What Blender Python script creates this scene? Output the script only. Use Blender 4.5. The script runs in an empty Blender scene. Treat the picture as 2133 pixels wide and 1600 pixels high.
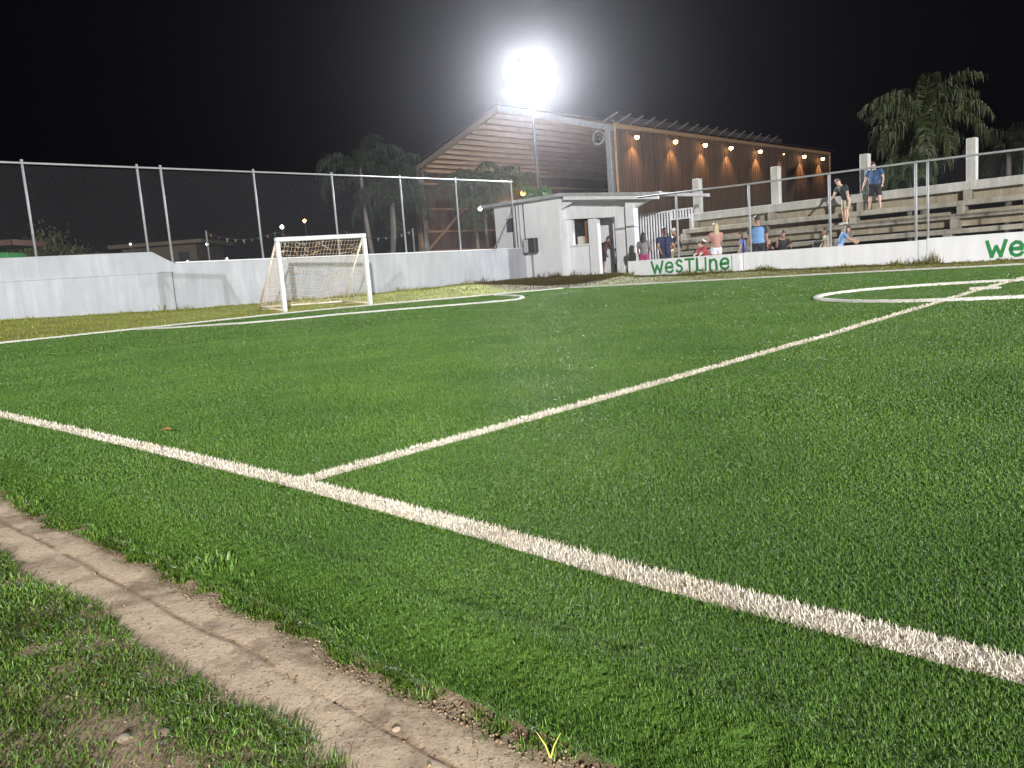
import bpy, bmesh, math, random
import numpy as np
from math import sin, cos, radians, pi, sqrt, atan2
from mathutils import Vector, Matrix
random.seed(7); rng = np.random.default_rng(7)
S = bpy.context.scene; COL = S.collection

# ------------------------------------------------------------------ camera
FPX, CX, CY = 1674.0, 1066.5, 800.0
PITCH, ROLL, EYE = radians(7.96), radians(4.41), 0.65
r0 = np.array([1.0, 0, 0]); u0 = np.array([0, sin(PITCH), cos(PITCH)]); FW = np.array([0, cos(PITCH), -sin(PITCH)])
RT = cos(ROLL)*r0 - sin(ROLL)*u0; UP = sin(ROLL)*r0 + cos(ROLL)*u0
CAM = np.array([0, 0, EYE])
cam = bpy.data.cameras.new('camera'); camo = bpy.data.objects.new('camera', cam); COL.objects.link(camo)
M = Matrix.Identity(4)
for i in range(3):
    M[i][0], M[i][1], M[i][2], M[i][3] = RT[i], UP[i], -FW[i], CAM[i]
camo.matrix_world = M
cam.sensor_width = 36; cam.lens = FPX/2133*36; cam.clip_start = 0.05; cam.clip_end = 1500
S.camera = camo

# ------------------------------------------------------------------ night sky, exposure
W = bpy.data.worlds.new("World"); S.world = W; W.use_nodes = True
bg = W.node_tree.nodes['Background']; bg.inputs[0].default_value = (0.34, 0.28, 0.50, 1); bg.inputs[1].default_value = 0.0045
S.view_settings.view_transform = 'Standard'; S.view_settings.look = 'None'
S.view_settings.exposure = 0; S.view_settings.gamma = 1
GLOW_HAZE = 0.00030
P_A, P_C, P_D = 62000, 205000, 42000          # floodlight powers
COL_A, COL_C, COL_D = (0.93, 0.97, 1.0), (1.0, 0.965, 0.93), (0.95, 0.97, 1.0)

# ------------------------------------------------------------------ field frame: u along the touchline (towards the right), v across the pitch
TH = radians(43.9)
V3 = np.array([sin(TH), cos(TH), 0]); U3 = np.array([cos(TH), -sin(TH), 0])
def fld(a, b, z=0.0): return U3*a + V3*b + np.array([0, 0, z])
def ray(x, y): return FW + RT*(x-CX)/FPX + UP*(CY-y)/FPX
def G(x, y, z=0.0):
    d = ray(x, y); P = CAM + d*(z-EYE)/d[2]; return float(P@U3), float(P@V3)
def onv(x, y, v):
    d = ray(x, y); P = CAM + d*(v/(d@V3)); return float(P@U3), float(P[2])
FROT = -TH     # rotation about z that takes x,y to u,v

# ------------------------------------------------------------------ object helpers
def link(o): COL.objects.link(o); return o
def tag(o, label=None, cat=None, group=None, kind=None):
    if label: o['label'] = label
    if cat: o['category'] = cat
    if group: o['group'] = group
    if kind: o['kind'] = kind
    return o
def thing(name, label, cat, loc=(0, 0, 0), rotz=0, group=None):
    o = link(bpy.data.objects.new(name, None)); o.location = loc; o.rotation_euler = (0, 0, rotz); o.empty_display_size = .2
    return tag(o, label, cat, group)
def field_thing(name, label, cat, u=0, v=0, z=0, group=None):
    return thing(name, label, cat, tuple(fld(u, v, z)), FROT, group)
class MB:
    def __init__(s): s.v = []; s.f = []
    def add(s, vs, fs):
        n = len(s.v); s.v += [tuple(map(float, p)) for p in vs]; s.f += [tuple(n+i for i in f) for f in fs]; return s
    def box(s, x0, x1, y0, y1, z0, z1):
        return s.add([(x0,y0,z0),(x1,y0,z0),(x1,y1,z0),(x0,y1,z0),(x0,y0,z1),(x1,y0,z1),(x1,y1,z1),(x0,y1,z1)],
                     [(0,3,2,1),(4,5,6,7),(0,1,5,4),(1,2,6,5),(2,3,7,6),(3,0,4,7)])
    def hexa(s, p):   # 8 points, bottom 4 then top 4
        return s.add(p, [(0,3,2,1),(4,5,6,7),(0,1,5,4),(1,2,6,5),(2,3,7,6),(3,0,4,7)])
    def prism(s, poly, axis, a0, a1):   # poly in the other two axes
        n = len(poly)
        def mk(p, a):
            return {'x': (a, p[0], p[1]), 'y': (p[0], a, p[1]), 'z': (p[0], p[1], a)}[axis]
        vs = [mk(p, a0) for p in poly] + [mk(p, a1) for p in poly]
        return s.add(vs, [tuple(range(n))[::-1], tuple(range(n, 2*n))] + [(i, (i+1) % n, n+(i+1) % n, n+i) for i in range(n)])
    def tube(s, pts, r, n=8, caps=True):
        pts = [np.array(p, float) for p in pts]; m = len(pts)
        rs = [r]*m if np.isscalar(r) else list(r)
        vs = []; prev = None
        for i, p in enumerate(pts):
            t = pts[min(i+1, m-1)] - pts[max(i-1, 0)]; t = t/(np.linalg.norm(t)+1e-9)
            if prev is None:
                a = np.array([0, 0, 1.0]) if abs(t[2]) < .9 else np.array([1.0, 0, 0])
                x = np.cross(t, a)
            else: x = prev - t*(prev@t)
            x = x/(np.linalg.norm(x)+1e-9); prev = x; y = np.cross(t, x)
            for k in range(n):
                an = 2*pi*k/n; vs.append(p + (x*cos(an) + y*sin(an))*rs[i])
        fs = [(i*n+k, i*n+(k+1) % n, (i+1)*n+(k+1) % n, (i+1)*n+k) for i in range(m-1) for k in range(n)]
        if caps: fs += [tuple(range(n))[::-1], tuple((m-1)*n+k for k in range(n))]
        return s.add(vs, fs)
    def ball(s, c, r, nu=10, nv=7):
        c = np.array(c, float); r = np.array([r]*3 if np.isscalar(r) else r, float); vs = [c+(0, 0, r[2])]
        for j in range(1, nv):
            for k in range(nu):
                a, b = pi*j/nv, 2*pi*k/nu; vs.append(c + r*np.array([sin(a)*cos(b), sin(a)*sin(b), cos(a)]))
        vs.append(c-(0, 0, r[2])); L = len(vs)-1
        fs = [(0, 1+k, 1+(k+1) % nu) for k in range(nu)]
        for j in range(nv-2):
            fs += [(1+j*nu+k, 1+(j+1)*nu+k, 1+(j+1)*nu+(k+1) % nu, 1+j*nu+(k+1) % nu) for k in range(nu)]
        fs += [(L, 1+(nv-2)*nu+(k+1) % nu, 1+(nv-2)*nu+k) for k in range(nu)]
        return s.add(vs, fs)
    def build(s, name, mat, parent=None, smooth=False, bevel=0, fix=True):
        me = bpy.data.meshes.new(name); me.from_pydata(s.v, [], s.f); me.update()
        if fix or bevel:
            bm = bmesh.new(); bm.from_mesh(me)
            if bevel:
                bmesh.ops.bevel(bm, geom=[e for e in bm.edges if len(e.link_faces) == 2 and e.calc_face_angle(0) > .5], offset=bevel, segments=1, affect='EDGES')
            bmesh.ops.recalc_face_normals(bm, faces=bm.faces); bm.to_mesh(me); bm.free()
        if smooth: me.polygons.foreach_set('use_smooth', [True]*len(me.polygons))
        if mat: me.materials.append(mat)
        o = link(bpy.data.objects.new(name, me))
        if parent: o.parent = parent
        return o
def np_mesh(name, verts, faces_by_n, mat, parent=None, smooth=False):
    """verts (N,3); faces_by_n list of int arrays (M,k)"""
    me = bpy.data.meshes.new(name); me.vertices.add(len(verts)); me.vertices.foreach_set('co', np.asarray(verts, np.float32).ravel())
    loops = np.concatenate([f.ravel() for f in faces_by_n]).astype(np.int32)
    tot = np.concatenate([np.full(len(f), f.shape[1], np.int32) for f in faces_by_n])
    st = np.concatenate([[0], np.cumsum(tot)[:-1]]).astype(np.int32)
    me.loops.add(len(loops)); me.loops.foreach_set('vertex_index', loops)
    me.polygons.add(len(tot)); me.polygons.foreach_set('loop_start', st); me.polygons.foreach_set('loop_total', tot)
    me.update(calc_edges=True); me.validate()
    if smooth: me.polygons.foreach_set('use_smooth', [True]*len(me.polygons))
    if mat: me.materials.append(mat)
    o = link(bpy.data.objects.new(name, me))
    if parent: o.parent = parent
    return o

# ------------------------------------------------------------------ materials
def mat(name, col, rough=.7, metal=0, noise=None, nscale=6, bump=0, bscale=30, island=None, emit=None, spec=.5, trans=0, sheen=0):
    m = bpy.data.materials.new(name); m.use_nodes = True; nt = m.node_tree; b = nt.nodes['Principled BSDF']
    b.inputs['Roughness'].default_value = rough; b.inputs['Metallic'].default_value = metal
    b.inputs['Base Color'].default_value = (*col, 1); b.inputs['Specular IOR Level'].default_value = spec
    src = None
    if noise or bump:
        tc = nt.nodes.new('ShaderNodeTexCoord')
    if noise:
        n = nt.nodes.new('ShaderNodeTexNoise'); n.inputs['Scale'].default_value = nscale; n.inputs['Detail'].default_value = 7; n.inputs['Roughness'].default_value = .65
        nt.links.new(tc.outputs['Object'], n.inputs['Vector'])
        r = nt.nodes.new('ShaderNodeValToRGB'); r.color_ramp.elements[0].position = .35; r.color_ramp.elements[1].position = .68
        r.color_ramp.elements[0].color = (*col, 1); r.color_ramp.elements[1].color = (*noise, 1)
        nt.links.new(n.outputs[0], r.inputs[0]); nt.links.new(r.outputs[0], b.inputs['Base Color']); src = r
    if island:
        g = nt.nodes.new('ShaderNodeNewGeometry'); r = nt.nodes.new('ShaderNodeValToRGB')
        els = r.color_ramp.elements
        while len(els) < len(island): els.new(.5)
        for i, c in enumerate(island):
            els[i].position = i/(len(island)-1); els[i].color = (*c, 1)
        nt.links.new(g.outputs['Random Per Island'], r.inputs[0]); nt.links.new(r.outputs[0], b.inputs['Base Color'])
    if bump:
        n2 = nt.nodes.new('ShaderNodeTexNoise'); n2.inputs['Scale'].default_value = bscale; n2.inputs['Detail'].default_value = 6
        nt.links.new(tc.outputs['Object'], n2.inputs['Vector'])
        bp = nt.nodes.new('ShaderNodeBump'); bp.inputs['Strength'].default_value = bump; bp.inputs['Distance'].default_value = .02
        nt.links.new(n2.outputs[0], bp.inputs['Height']); nt.links.new(bp.outputs[0], b.inputs['Normal'])
    if emit:
        b.inputs['Emission Color'].default_value = (*emit[0], 1); b.inputs['Emission Strength'].default_value = emit[1]
    if trans: b.inputs['Transmission Weight'].default_value = trans
    return m
def stained_paint(name, col, dirt, amt=.5, streak=True):
    """paint with vertical dirty streaks and blotches"""
    m = bpy.data.materials.new(name); m.use_nodes = True; nt = m.node_tree; b = nt.nodes['Principled BSDF']; b.inputs['Roughness'].default_value = .75
    tc = nt.nodes.new('ShaderNodeTexCoord'); mp = nt.nodes.new('ShaderNodeMapping'); mp.inputs['Scale'].default_value = (3.2, 3.2, .35) if streak else (2, 2, 2)
    nt.links.new(tc.outputs['Object'], mp.inputs[0])
    n = nt.nodes.new('ShaderNodeTexNoise'); n.inputs['Scale'].default_value = 1.6; n.inputs['Detail'].default_value = 8; n.inputs['Roughness'].default_value = .6
    nt.links.new(mp.outputs[0], n.inputs['Vector'])
    n2 = nt.nodes.new('ShaderNodeTexNoise'); n2.inputs['Scale'].default_value = .8; n2.inputs['Detail'].default_value = 9; n2.inputs['Roughness'].default_value = .7
    nt.links.new(tc.outputs['Object'], n2.inputs['Vector'])
    mul = nt.nodes.new('ShaderNodeMath'); mul.operation = 'MULTIPLY'; nt.links.new(n.outputs[0], mul.inputs[0]); nt.links.new(n2.outputs[0], mul.inputs[1])
    r = nt.nodes.new('ShaderNodeValToRGB'); r.color_ramp.elements[0].position = .16; r.color_ramp.elements[1].position = .42
    r.color_ramp.elements[0].color = (*[c*(1-amt)+d*amt for c, d in zip(col, dirt)], 1); r.color_ramp.elements[1].color = (*col, 1)
    nt.links.new(mul.outputs[0], r.inputs[0]); nt.links.new(r.outputs[0], b.inputs['Base Color'])
    bp = nt.nodes.new('ShaderNodeBump'); bp.inputs['Strength'].default_value = .25; bp.inputs['Distance'].default_value = .02
    n3 = nt.nodes.new('ShaderNodeTexNoise'); n3.inputs['Scale'].default_value = 14; n3.inputs['Detail'].default_value = 5; nt.links.new(tc.outputs['Object'], n3.inputs['Vector'])
    nt.links.new(n3.outputs[0], bp.inputs['Height']); nt.links.new(bp.outputs[0], b.inputs['Normal'])
    return m
WHITE = stained_paint('white_paint', (.80, .815, .85), (.50, .51, .54), .4)
WALLW = stained_paint('wall_paint', (.49, .51, .55), (.29, .31, .34), .65)
CONC = stained_paint('raw_concrete', (.45, .425, .36), (.16, .145, .12), .8)
CONCR = stained_paint('block_riser', (.42, .37, .27), (.18, .15, .10), .75)
CONCW = stained_paint('whitewashed_concrete', (.55, .55, .53), (.25, .24, .21), .7)
GALV = mat('galvanised_steel', (.34, .355, .37), .6, .1, (.26, .27, .285), 8)
WIRE = mat('wire', (.145, .15, .17), .6, .1)
PVC = mat('goal_paint', (.78, .80, .82), .4, 0, (.62, .63, .62), 9)
NETM = mat('net_cord', (.62, .50, .36), .9, island=[(.70, .67, .60), (.66, .42, .18), (.72, .70, .64)])
GREENP = mat('green_lettering_paint', (.015, .19, .045), .6, 0, (.03, .24, .07), 12)
DARK = mat('dark_interior_shade', (.02, .02, .024), .8)
BLACKM = mat('black_metal', (.03, .032, .036), .5, .2, (.06, .06, .065), 20)
GREYM = mat('grey_painted_steel', (.30, .31, .33), .55, .2, (.22, .22, .23), 5)
WOODB = mat('brown_timber', (.22, .165, .125), .8, 0, (.18, .135, .105), 1.2, .2, 40)
WOODP = mat('purlin_timber', (.46, .375, .29), .8, 0, (.38, .30, .23), 1.2)
WOODS = mat('timber_slats', (.20, .10, .05), .8, 0, (.09, .05, .03), 5, island=[(.052, .036, .030), (.105, .068, .05), (.078, .052, .04)])
TIMBL = mat('pale_timber', (.36, .24, .14), .75, 0, (.24, .15, .09), 6)
ROOFM = mat('roof_sheet', (.045, .04, .045), .7, .1, (.03, .026, .03), 4)
TRUNK = mat('palm_trunk', (.22, .20, .17), .9, 0, (.13, .115, .095), 9, .5, 25)
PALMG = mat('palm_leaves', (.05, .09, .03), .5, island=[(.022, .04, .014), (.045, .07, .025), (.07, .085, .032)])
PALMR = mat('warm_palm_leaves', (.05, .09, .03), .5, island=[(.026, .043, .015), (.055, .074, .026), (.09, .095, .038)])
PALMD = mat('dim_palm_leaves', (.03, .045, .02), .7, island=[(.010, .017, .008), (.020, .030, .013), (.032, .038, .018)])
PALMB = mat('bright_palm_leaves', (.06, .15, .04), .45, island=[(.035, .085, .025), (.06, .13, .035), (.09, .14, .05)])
BUSHG = mat('bush_leaves', (.05, .07, .02), .6, island=[(.04, .05, .015), (.08, .10, .03), (.11, .11, .035)])
WARM = mat('warm_bulb', (.9, .7, .4), .5, emit=((1.0, .55, .20), 40))
WARMDIM = mat('dim_warm_bulb', (.9, .7, .4), .5, emit=((1.0, .52, .18), 9))
ORANGE = mat('orange_bulb', (.9, .5, .2), .5, emit=((1.0, .36, .05), 25))
FLOODM = mat('floodlight_lens', (.9, .9, .9), .3, emit=((.95, .98, 1.0), 28))
COOL = mat('cool_bulb', (.9, .9, .9), .4, emit=((1.0, .95, .82), 14))

# ------------------------------------------------------------------ floodlights (four corners of the pitch, one in the picture)
def floodlight(name, label, u, v, h, power, col, aim, cone, size):
    t = thing(name, label, 'floodlight', tuple(fld(u, v, 0)))
    base = fld(u, v, 0); d = fld(*aim, 0) - (base + np.array([0, 0, h])); yaw = atan2(d[1], d[0]) - pi/2
    MB().tube([(0, 0, 0), (0, 0, h*.5), (0, 0, h+.3)], [.10, .085, .07], 12)  .build('pole', mat('dark_pole', (.10, .10, .11), .6, .2), t, True)
    bar = MB()
    rows = [h-.46, h+.46]
    for z in rows: bar.tube([(-size*1.05*cos(yaw), -size*1.05*sin(yaw), z), (size*1.05*cos(yaw), size*1.05*sin(yaw), z)], .035, 8)
    bar.build('cross_arm', GREYM, t)
    dist = sqrt(d[0]**2+d[1]**2); tilt = -atan2(h, dist)
    rot = Matrix.Rotation(yaw, 4, 'Z') @ Matrix.Rotation(tilt, 4, 'X')
    for z in rows:
        for sx in (-.52, .52):
            c = Matrix.Translation((sx*size*cos(yaw)*1.0, sx*size*sin(yaw)*1.0, z)) @ rot
            body = MB()
            w, hh = size*.52, .50
            def ring(k, y): return [(np.sign(cos(a))*abs(cos(a))**.55*w*k, y, np.sign(sin(a))*abs(sin(a))**.55*hh*k) for a in np.linspace(0, 2*pi, 29)[:-1]]
            r1, r2 = ring(.62, -.02), ring(1, .16); n_ = len(r1)
            body.add(r1+r2, [tuple(range(n_)), tuple(range(n_, 2*n_))[::-1]]+[(q, (q+1) % n_, n_+(q+1) % n_, n_+q) for q in range(n_)])
            for k in range(7):
                x = -w*.6 + k*w*.2; body.box(x-.008, x+.008, -.10, -.015, -hh*.6, hh*.6)
            b = body.build('lamp_head', GREYM, t); b.matrix_local = c
            lens = MB(); r1, r2 = ring(.97, .163), ring(.93, .20); lens.add(r1+r2, [tuple(range(n_)), tuple(range(n_, 2*n_))[::-1]]+[(q, (q+1) % n_, n_+(q+1) % n_, n_+q) for q in range(n_)])
            lens.build('lens', FLOODM, b)
    L = bpy.data.lights.new('flood_beam', 'SPOT'); L.energy = power; L.color = col; L.shadow_soft_size = .35; L.spot_size = radians(cone); L.spot_blend = .55
    lo = link(bpy.data.objects.new('flood_beam', L)); lo.parent = t
    dv = Vector(d).normalized()
    lo.location = Vector((0, 0, h)) + dv*.45
    lo.rotation_euler = dv.to_track_quat('-Z', 'Y').to_euler()
    return t
floodlight('floodlight_pole', 'blazing white floodlight on a thin grey pole behind the white booth', -28.93, 33.23, 10.54, P_A, COL_A, (-6, 8), 112, 1.24)
floodlight('floodlight_pole', 'floodlight pole standing beyond the far end of the bleachers', 18, 34, 9.5, P_D, COL_D, (-12, 10), 98, 1.12)
floodlight('floodlight_pole', 'floodlight pole standing on the near side behind the viewer', 30, -24, 10.5, P_C, COL_C, (-14, 14), 110, 1.12)

# ------------------------------------------------------------------ ground, dirt path, pitch
def smooth(x): x = np.clip(x, 0, 1); return x*x*(3-2*x)
def vnoise(x, y, seed=0):
    """value noise, numpy"""
    xi, yi = np.floor(x).astype(int), np.floor(y).astype(int); fx, fy = x-xi, y-yi; fx = fx*fx*(3-2*fx); fy = fy*fy*(3-2*fy)
    def h(a, b):
        n = (a*374761393 + b*668265263 + seed*1274126177) & 0xffffffff
        n = ((n ^ (n >> 13))*1274126177) & 0xffffffff
        return ((n ^ (n >> 16)) & 0xffff)/65535.0
    return (h(xi, yi)*(1-fx)+h(xi+1, yi)*fx)*(1-fy) + (h(xi, yi+1)*(1-fx)+h(xi+1, yi+1)*fx)*fy
def fbm(x, y, seed=0, oct=4):
    s = 0; a = .5
    for k in range(oct): s = s + a*vnoise(x*2**k, y*2**k, seed+k); a *= .5
    return s
EDGE_V = 0.797       # turf edge
def edge_v(u): return EDGE_V + .030*(fbm(u*6, u*0+3, 11)-.47)*2 + .020*(vnoise(u*31, u*0, 5)-.5)
def turf_z(u, v):   # the pitch rolls down to the dirt along its near edge
    d = v - edge_v(u)
    return -.026*(1-smooth(d/.15)) + .019*np.exp(-((d-.165)/.055)**2) + .006*(fbm(u*1.3, v*1.3, 4)-.47)
def dirt_z(u, v):
    rut = .675 + .018*(fbm(u*2.1, u*0, 21)-.47)*2
    wdt = .004 + .005*vnoise(u*3, u*0+9, 8)
    z = -.034 - .0030*np.exp(-((v-rut)/wdt)**2) + .0010*np.exp(-((v-rut-.024)/.010)**2)
    z = z + .0028*(fbm(u*13, v*15, 35)-.47) + .0025*(fbm(u*2.2, v*4, 31)-.47) + .0022*(fbm(u*34, v*34, 33)-.47)
    z = z - .005*np.exp(-((v-edge_v(u)+.01)/.03)**2) + .006*smooth((.58-v)/.2)
    return z
def grid_mesh(name, us, vs, zf, mat_, **kw):
    Ug, Vg = np.meshgrid(us, vs, indexing='ij'); Z = zf(Ug, Vg)
    P = U3[None, None, :]*Ug[..., None] + V3[None, None, :]*Vg[..., None]; P[..., 2] = Z
    n, m = Ug.shape; idx = np.arange(n*m).reshape(n, m)
    f = np.stack([idx[:-1, :-1], idx[1:, :-1], idx[1:, 1:], idx[:-1, 1:]], -1).reshape(-1, 4)
    return np_mesh(name, P.reshape(-1, 3), [f], mat_, smooth=True, **kw)
# wide ground
gm = mat('ground_soil', (.05, .045, .03), .95, 0, (.03, .035, .02), .6, .5, 8)
def ground_z(u, v): return np.full_like(u, -.14)
g = MB(); g.add([tuple(fld(a, b, -.14)) for a, b in ((-150, -150), (150, -150), (150, 150), (-150, 150))], [(0, 1, 2, 3)])
tag(g.build('ground', gm), kind='structure')

def ground_material():
    m = bpy.data.materials.new('dry_dirt'); m.use_nodes = True; nt = m.node_tree; b = nt.nodes['Principled BSDF']; b.inputs['Roughness'].default_value = .9
    tc = nt.nodes.new('ShaderNodeTexCoord')
    def noise(sc, det=6, ro=.6):
        n = nt.nodes.new('ShaderNodeTexNoise'); n.inputs['Scale'].default_value = sc; n.inputs['Detail'].default_value = det; n.inputs['Roughness'].default_value = ro
        nt.links.new(tc.outputs['Object'], n.inputs['Vector']); return n
    def ramp(src, p0, c0, p1, c1):
        r = nt.nodes.new('ShaderNodeValToRGB'); r.color_ramp.elements[0].position = p0; r.color_ramp.elements[1].position = p1
        r.color_ramp.elements[0].color = (*c0, 1); r.color_ramp.elements[1].color = (*c1, 1); nt.links.new(src, r.inputs[0]); return r
    def mix(fac, a, b_):
        x = nt.nodes.new('ShaderNodeMix'); x.data_type = 'RGBA'; nt.links.new(fac, x.inputs[0]); nt.links.new(a, x.inputs[6]); nt.links.new(b_, x.inputs[7]); return x.outputs[2]
    sand = ramp(noise(9).outputs[0], .3, (.46, .352, .245), .7, (.57, .45, .315))
    wet = ramp(noise(23, 8, .7).outputs[0], .3, (.16, .105, .065), .7, (.32, .225, .145))
    f1 = ramp(noise(4.6, 9, .74).outputs[0], .49, (0, 0, 0), .64, (1, 1, 1))
    c = mix(f1.outputs[0], sand.outputs[0], wet.outputs[0])
    at = nt.nodes.new('ShaderNodeAttribute'); at.attribute_name = 'damp'
    c = mix(at.outputs['Fac'], c, wet.outputs[0])
    sp = ramp(noise(120, 2).outputs[0], .60, (0, 0, 0), .68, (.8, .8, .8))
    dk = nt.nodes.new('ShaderNodeRGB'); dk.outputs[0].default_value = (.05, .033, .02, 1)
    c = mix(sp.outputs[0], c, dk.outputs[0])
    nt.links.new(c, b.inputs['Base Color'])
    bp = nt.nodes.new('ShaderNodeBump'); bp.inputs['Strength'].default_value = .9; bp.inputs['Distance'].default_value = .007
    nt.links.new(noise(70, 8, .7).outputs[0], bp.inputs['Height']); nt.links.new(bp.outputs[0], b.inputs['Normal'])
    return m
us = np.concatenate([np.arange(-9, -3.2, .04), np.arange(-3.2, .4, .010), np.arange(.4, 3, .04)]); vs = np.concatenate([np.arange(-1.5, .05, .05), np.arange(.05, .48, .009), np.arange(.48, .62, .006), np.arange(.62, .73, .0032), np.arange(.73, .90, .006)])
dp = grid_mesh('dirt_path', us, vs, dirt_z, ground_material()); tag(dp, kind='structure')
Ug, Vg = np.meshgrid(us, vs, indexing='ij')
rutc = .675 + .018*(fbm(Ug*2.1, Ug*0, 21)-.47)*2
nz = fbm(Ug*9, Vg*14, 51)
damp = np.clip(.9*np.exp(-((Vg-rutc)/(.0045+.005*vnoise(Ug*3, Ug*0+9, 8)))**2)*(vnoise(Ug*4, Ug*0, 71) > .22)
     + smooth((Vg-(edge_v(Ug)-.034*vnoise(Ug*5, Ug*0+2, 61)-.012*vnoise(Ug*21, Ug*0, 62)))/.02)*.9 + smooth((.60-Vg)/.05+.6*(nz-.5))*.9
     + smooth((-2.1-Ug)/1.0)*smooth((nz-.40)/.1)*.7, 0, 1)
att = dp.data.attributes.new('damp', 'FLOAT', 'POINT'); att.data.foreach_set('value', damp.ravel().astype(np.float32))

# ---- pitch surface
GL_PX = [(0, 716), (280, 688), (590, 653), (771, 636), (980, 619), (1190, 600)]
GLP = [G(*q) for q in GL_PX]
GLu = np.array([-18.6, -18.55] + [p[0] for p in GLP] + [-15.6]); GLv = np.array([.8, 3.0] + [p[1] for p in GLP] + [20.4])
# calm the measured outline a little
def goal_line_u(v): return np.interp(v, GLv, np.convolve(np.pad(GLu, 1, 'edge'), [.25, .5, .25], 'valid'))
FAR_PX = [(1290, 595), (1500, 584), (1720, 572), (2133, 552)]
def far_v(u): return np.interp(u, [-16, -14, -10.6, -7.9, -3.7, 20], [19.45, 19.3, 19.25, 19.2, 18.8, 18.6])
def turf_material():
    m = bpy.data.materials.new('artificial_turf_base'); m.use_nodes = True; nt = m.node_tree; b = nt.nodes['Principled BSDF']; b.inputs['Roughness'].default_value = 1; b.inputs['Specular IOR Level'].default_value = .0
    tc = nt.nodes.new('ShaderNodeTexCoord')
    n = nt.nodes.new('ShaderNodeTexNoise'); n.inputs['Scale'].default_value = 14; n.inputs['Detail'].default_value = 9; n.inputs['Roughness'].default_value = .8; nt.links.new(tc.outputs['Object'], n.inputs['Vector'])
    n0 = nt.nodes.new('ShaderNodeTexNoise'); n0.inputs['Scale'].default_value = .5; n0.inputs['Detail'].default_value = 3; nt.links.new(tc.outputs['Object'], n0.inputs['Vector'])
    ad = nt.nodes.new('ShaderNodeMath'); ad.operation = 'MULTIPLY_ADD'; ad.inputs[1].default_value = .6; nt.links.new(n0.outputs[0], ad.inputs[0]); nt.links.new(n.outputs[0], ad.inputs[2])
    r = nt.nodes.new('ShaderNodeValToRGB'); r.color_ramp.elements[0].position = .55; r.color_ramp.elements[1].position = 1.05
    r.color_ramp.elements[0].color = (.040, .088, .015, 1); r.color_ramp.elements[1].color = (.104, .19, .040, 1)
    nt.links.new(ad.outputs[0], r.inputs[0]); nt.links.new(r.outputs[0], b.inputs['Base Color'])
    bp = nt.nodes.new('ShaderNodeBump'); bp.inputs['Strength'].default_value = .9; bp.inputs['Distance'].default_value = .02
    n3 = nt.nodes.new('ShaderNodeTexNoise'); n3.inputs['Scale'].default_value = 45; n3.inputs['Detail'].default_value = 4; nt.links.new(tc.outputs['Object'], n3.inputs['Vector'])
    nt.links.new(n3.outputs[0], bp.inputs['Height']); nt.links.new(bp.outputs[0], b.inputs['Normal'])
    return m
us = np.concatenate([np.arange(0, .93, .04), np.linspace(.93, 1.0, 60)])
def pitch_sheet():
    vs = np.concatenate([np.arange(0, .5, .02), np.arange(.5, 2, .1), np.arange(2, 18.01, .5), [19.5]])
    ss = np.concatenate([np.linspace(0, .40, 30)[:-1], np.linspace(.40, .62, 240), np.linspace(.62, 1, 30)[1:]])
    P = np.zeros((len(ss), len(vs), 3)); 
    for j, vv in enumerate(vs):
        v0 = vv + EDGE_V
        ul = goal_line_u(min(v0, 19.4)) - .45; ur = 20.0
        u_ = ul + ss*(ur-ul)
        v_ = np.where(vv == 0, edge_v(u_), v0 if j < len(vs)-1 else far_v(u_)+.22)
        v_ = np.maximum(v_, edge_v(u_) + vv*.5)
        z = turf_z(u_, v_); 
        if j == 0: z = z*0 - .085
        P[:, j] = U3*u_[:, None] + V3*v_[:, None]; P[:, j, 2] = z
    n, m = P.shape[:2]; idx = np.arange(n*m).reshape(n, m)
    f = np.stack([idx[:-1, :-1], idx[1:, :-1], idx[1:, 1:], idx[:-1, 1:]], -1).reshape(-1, 4)
    return np_mesh('playing_field', P.reshape(-1, 3), [f], turf_material(), smooth=True)
tag(pitch_sheet(), kind='structure')

# ---- lines: raised tufted strips
def resample(pl, step):
    pl = np.array(pl, float); d = np.r_[0, np.cumsum(np.linalg.norm(np.diff(pl, axis=0), axis=1))]
    t = np.arange(0, d[-1], step); return np.c_[np.interp(t, d, pl[:, 0]), np.interp(t, d, pl[:, 1])]
ARC_PX = [(284, 687.5), (360, 684), (500, 675), (600, 667), (700, 657), (800, 648.5), (900, 640.5), (1000, 632.5), (1050, 628), (1078, 625), (1089, 621.5), (1085, 618.5), (1062, 616.5), (1030, 616.3)]
ARC = [G(*q) for q in ARC_PX]
HALF = [(-2.36, 1.36), (-2.36, 2.2), (-2.375, 3.3), (-2.40, 5.67), (-2.59, 11.0), (-2.70, 19.0)]
TOUCH = [(-18.5, 1.42), (-5.8, 1.38), (-3.6, 1.39), (-2.37, 1.378), (-1.45, 1.345), (-.98, 1.315), (-.57, 1.310), (-.25, 1.308), (.6, 1.31), (6, 1.33)]
CIRC = [(-2.58+1.85*cos(a), 10.86+1.72*sin(a)) for a in np.linspace(0, 2*pi, 97)]
SPOT = [(-2.72, 10.97), (-2.42, 11.02)]
GOALL = [(goal_line_u(v), v) for v in np.arange(1.4, 19.45, .25)]
FARL = [(u, far_v(u)) for u in np.arange(-15.9, 8, .3)]
LINE_W = {'touchline': (TOUCH, .072), 'halfway_line': (HALF, .066), 'penalty_area_line': (ARC, .085), 'centre_circle': (CIRC, .085), 'centre_mark': (SPOT, .13), 'goal_line': (GOALL, .10), 'far_touchline': (FARL, .085)}
LINEM = mat('white_turf_backing', (.46, .41, .34), .85, 0, (.36, .32, .26), 25, .8, 60)
LINEF = mat('bright_line_turf', (.70, .69, .66), .85, 0, (.60, .58, .54), 25, .8, 60)
LINE_PTS = {}
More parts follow.
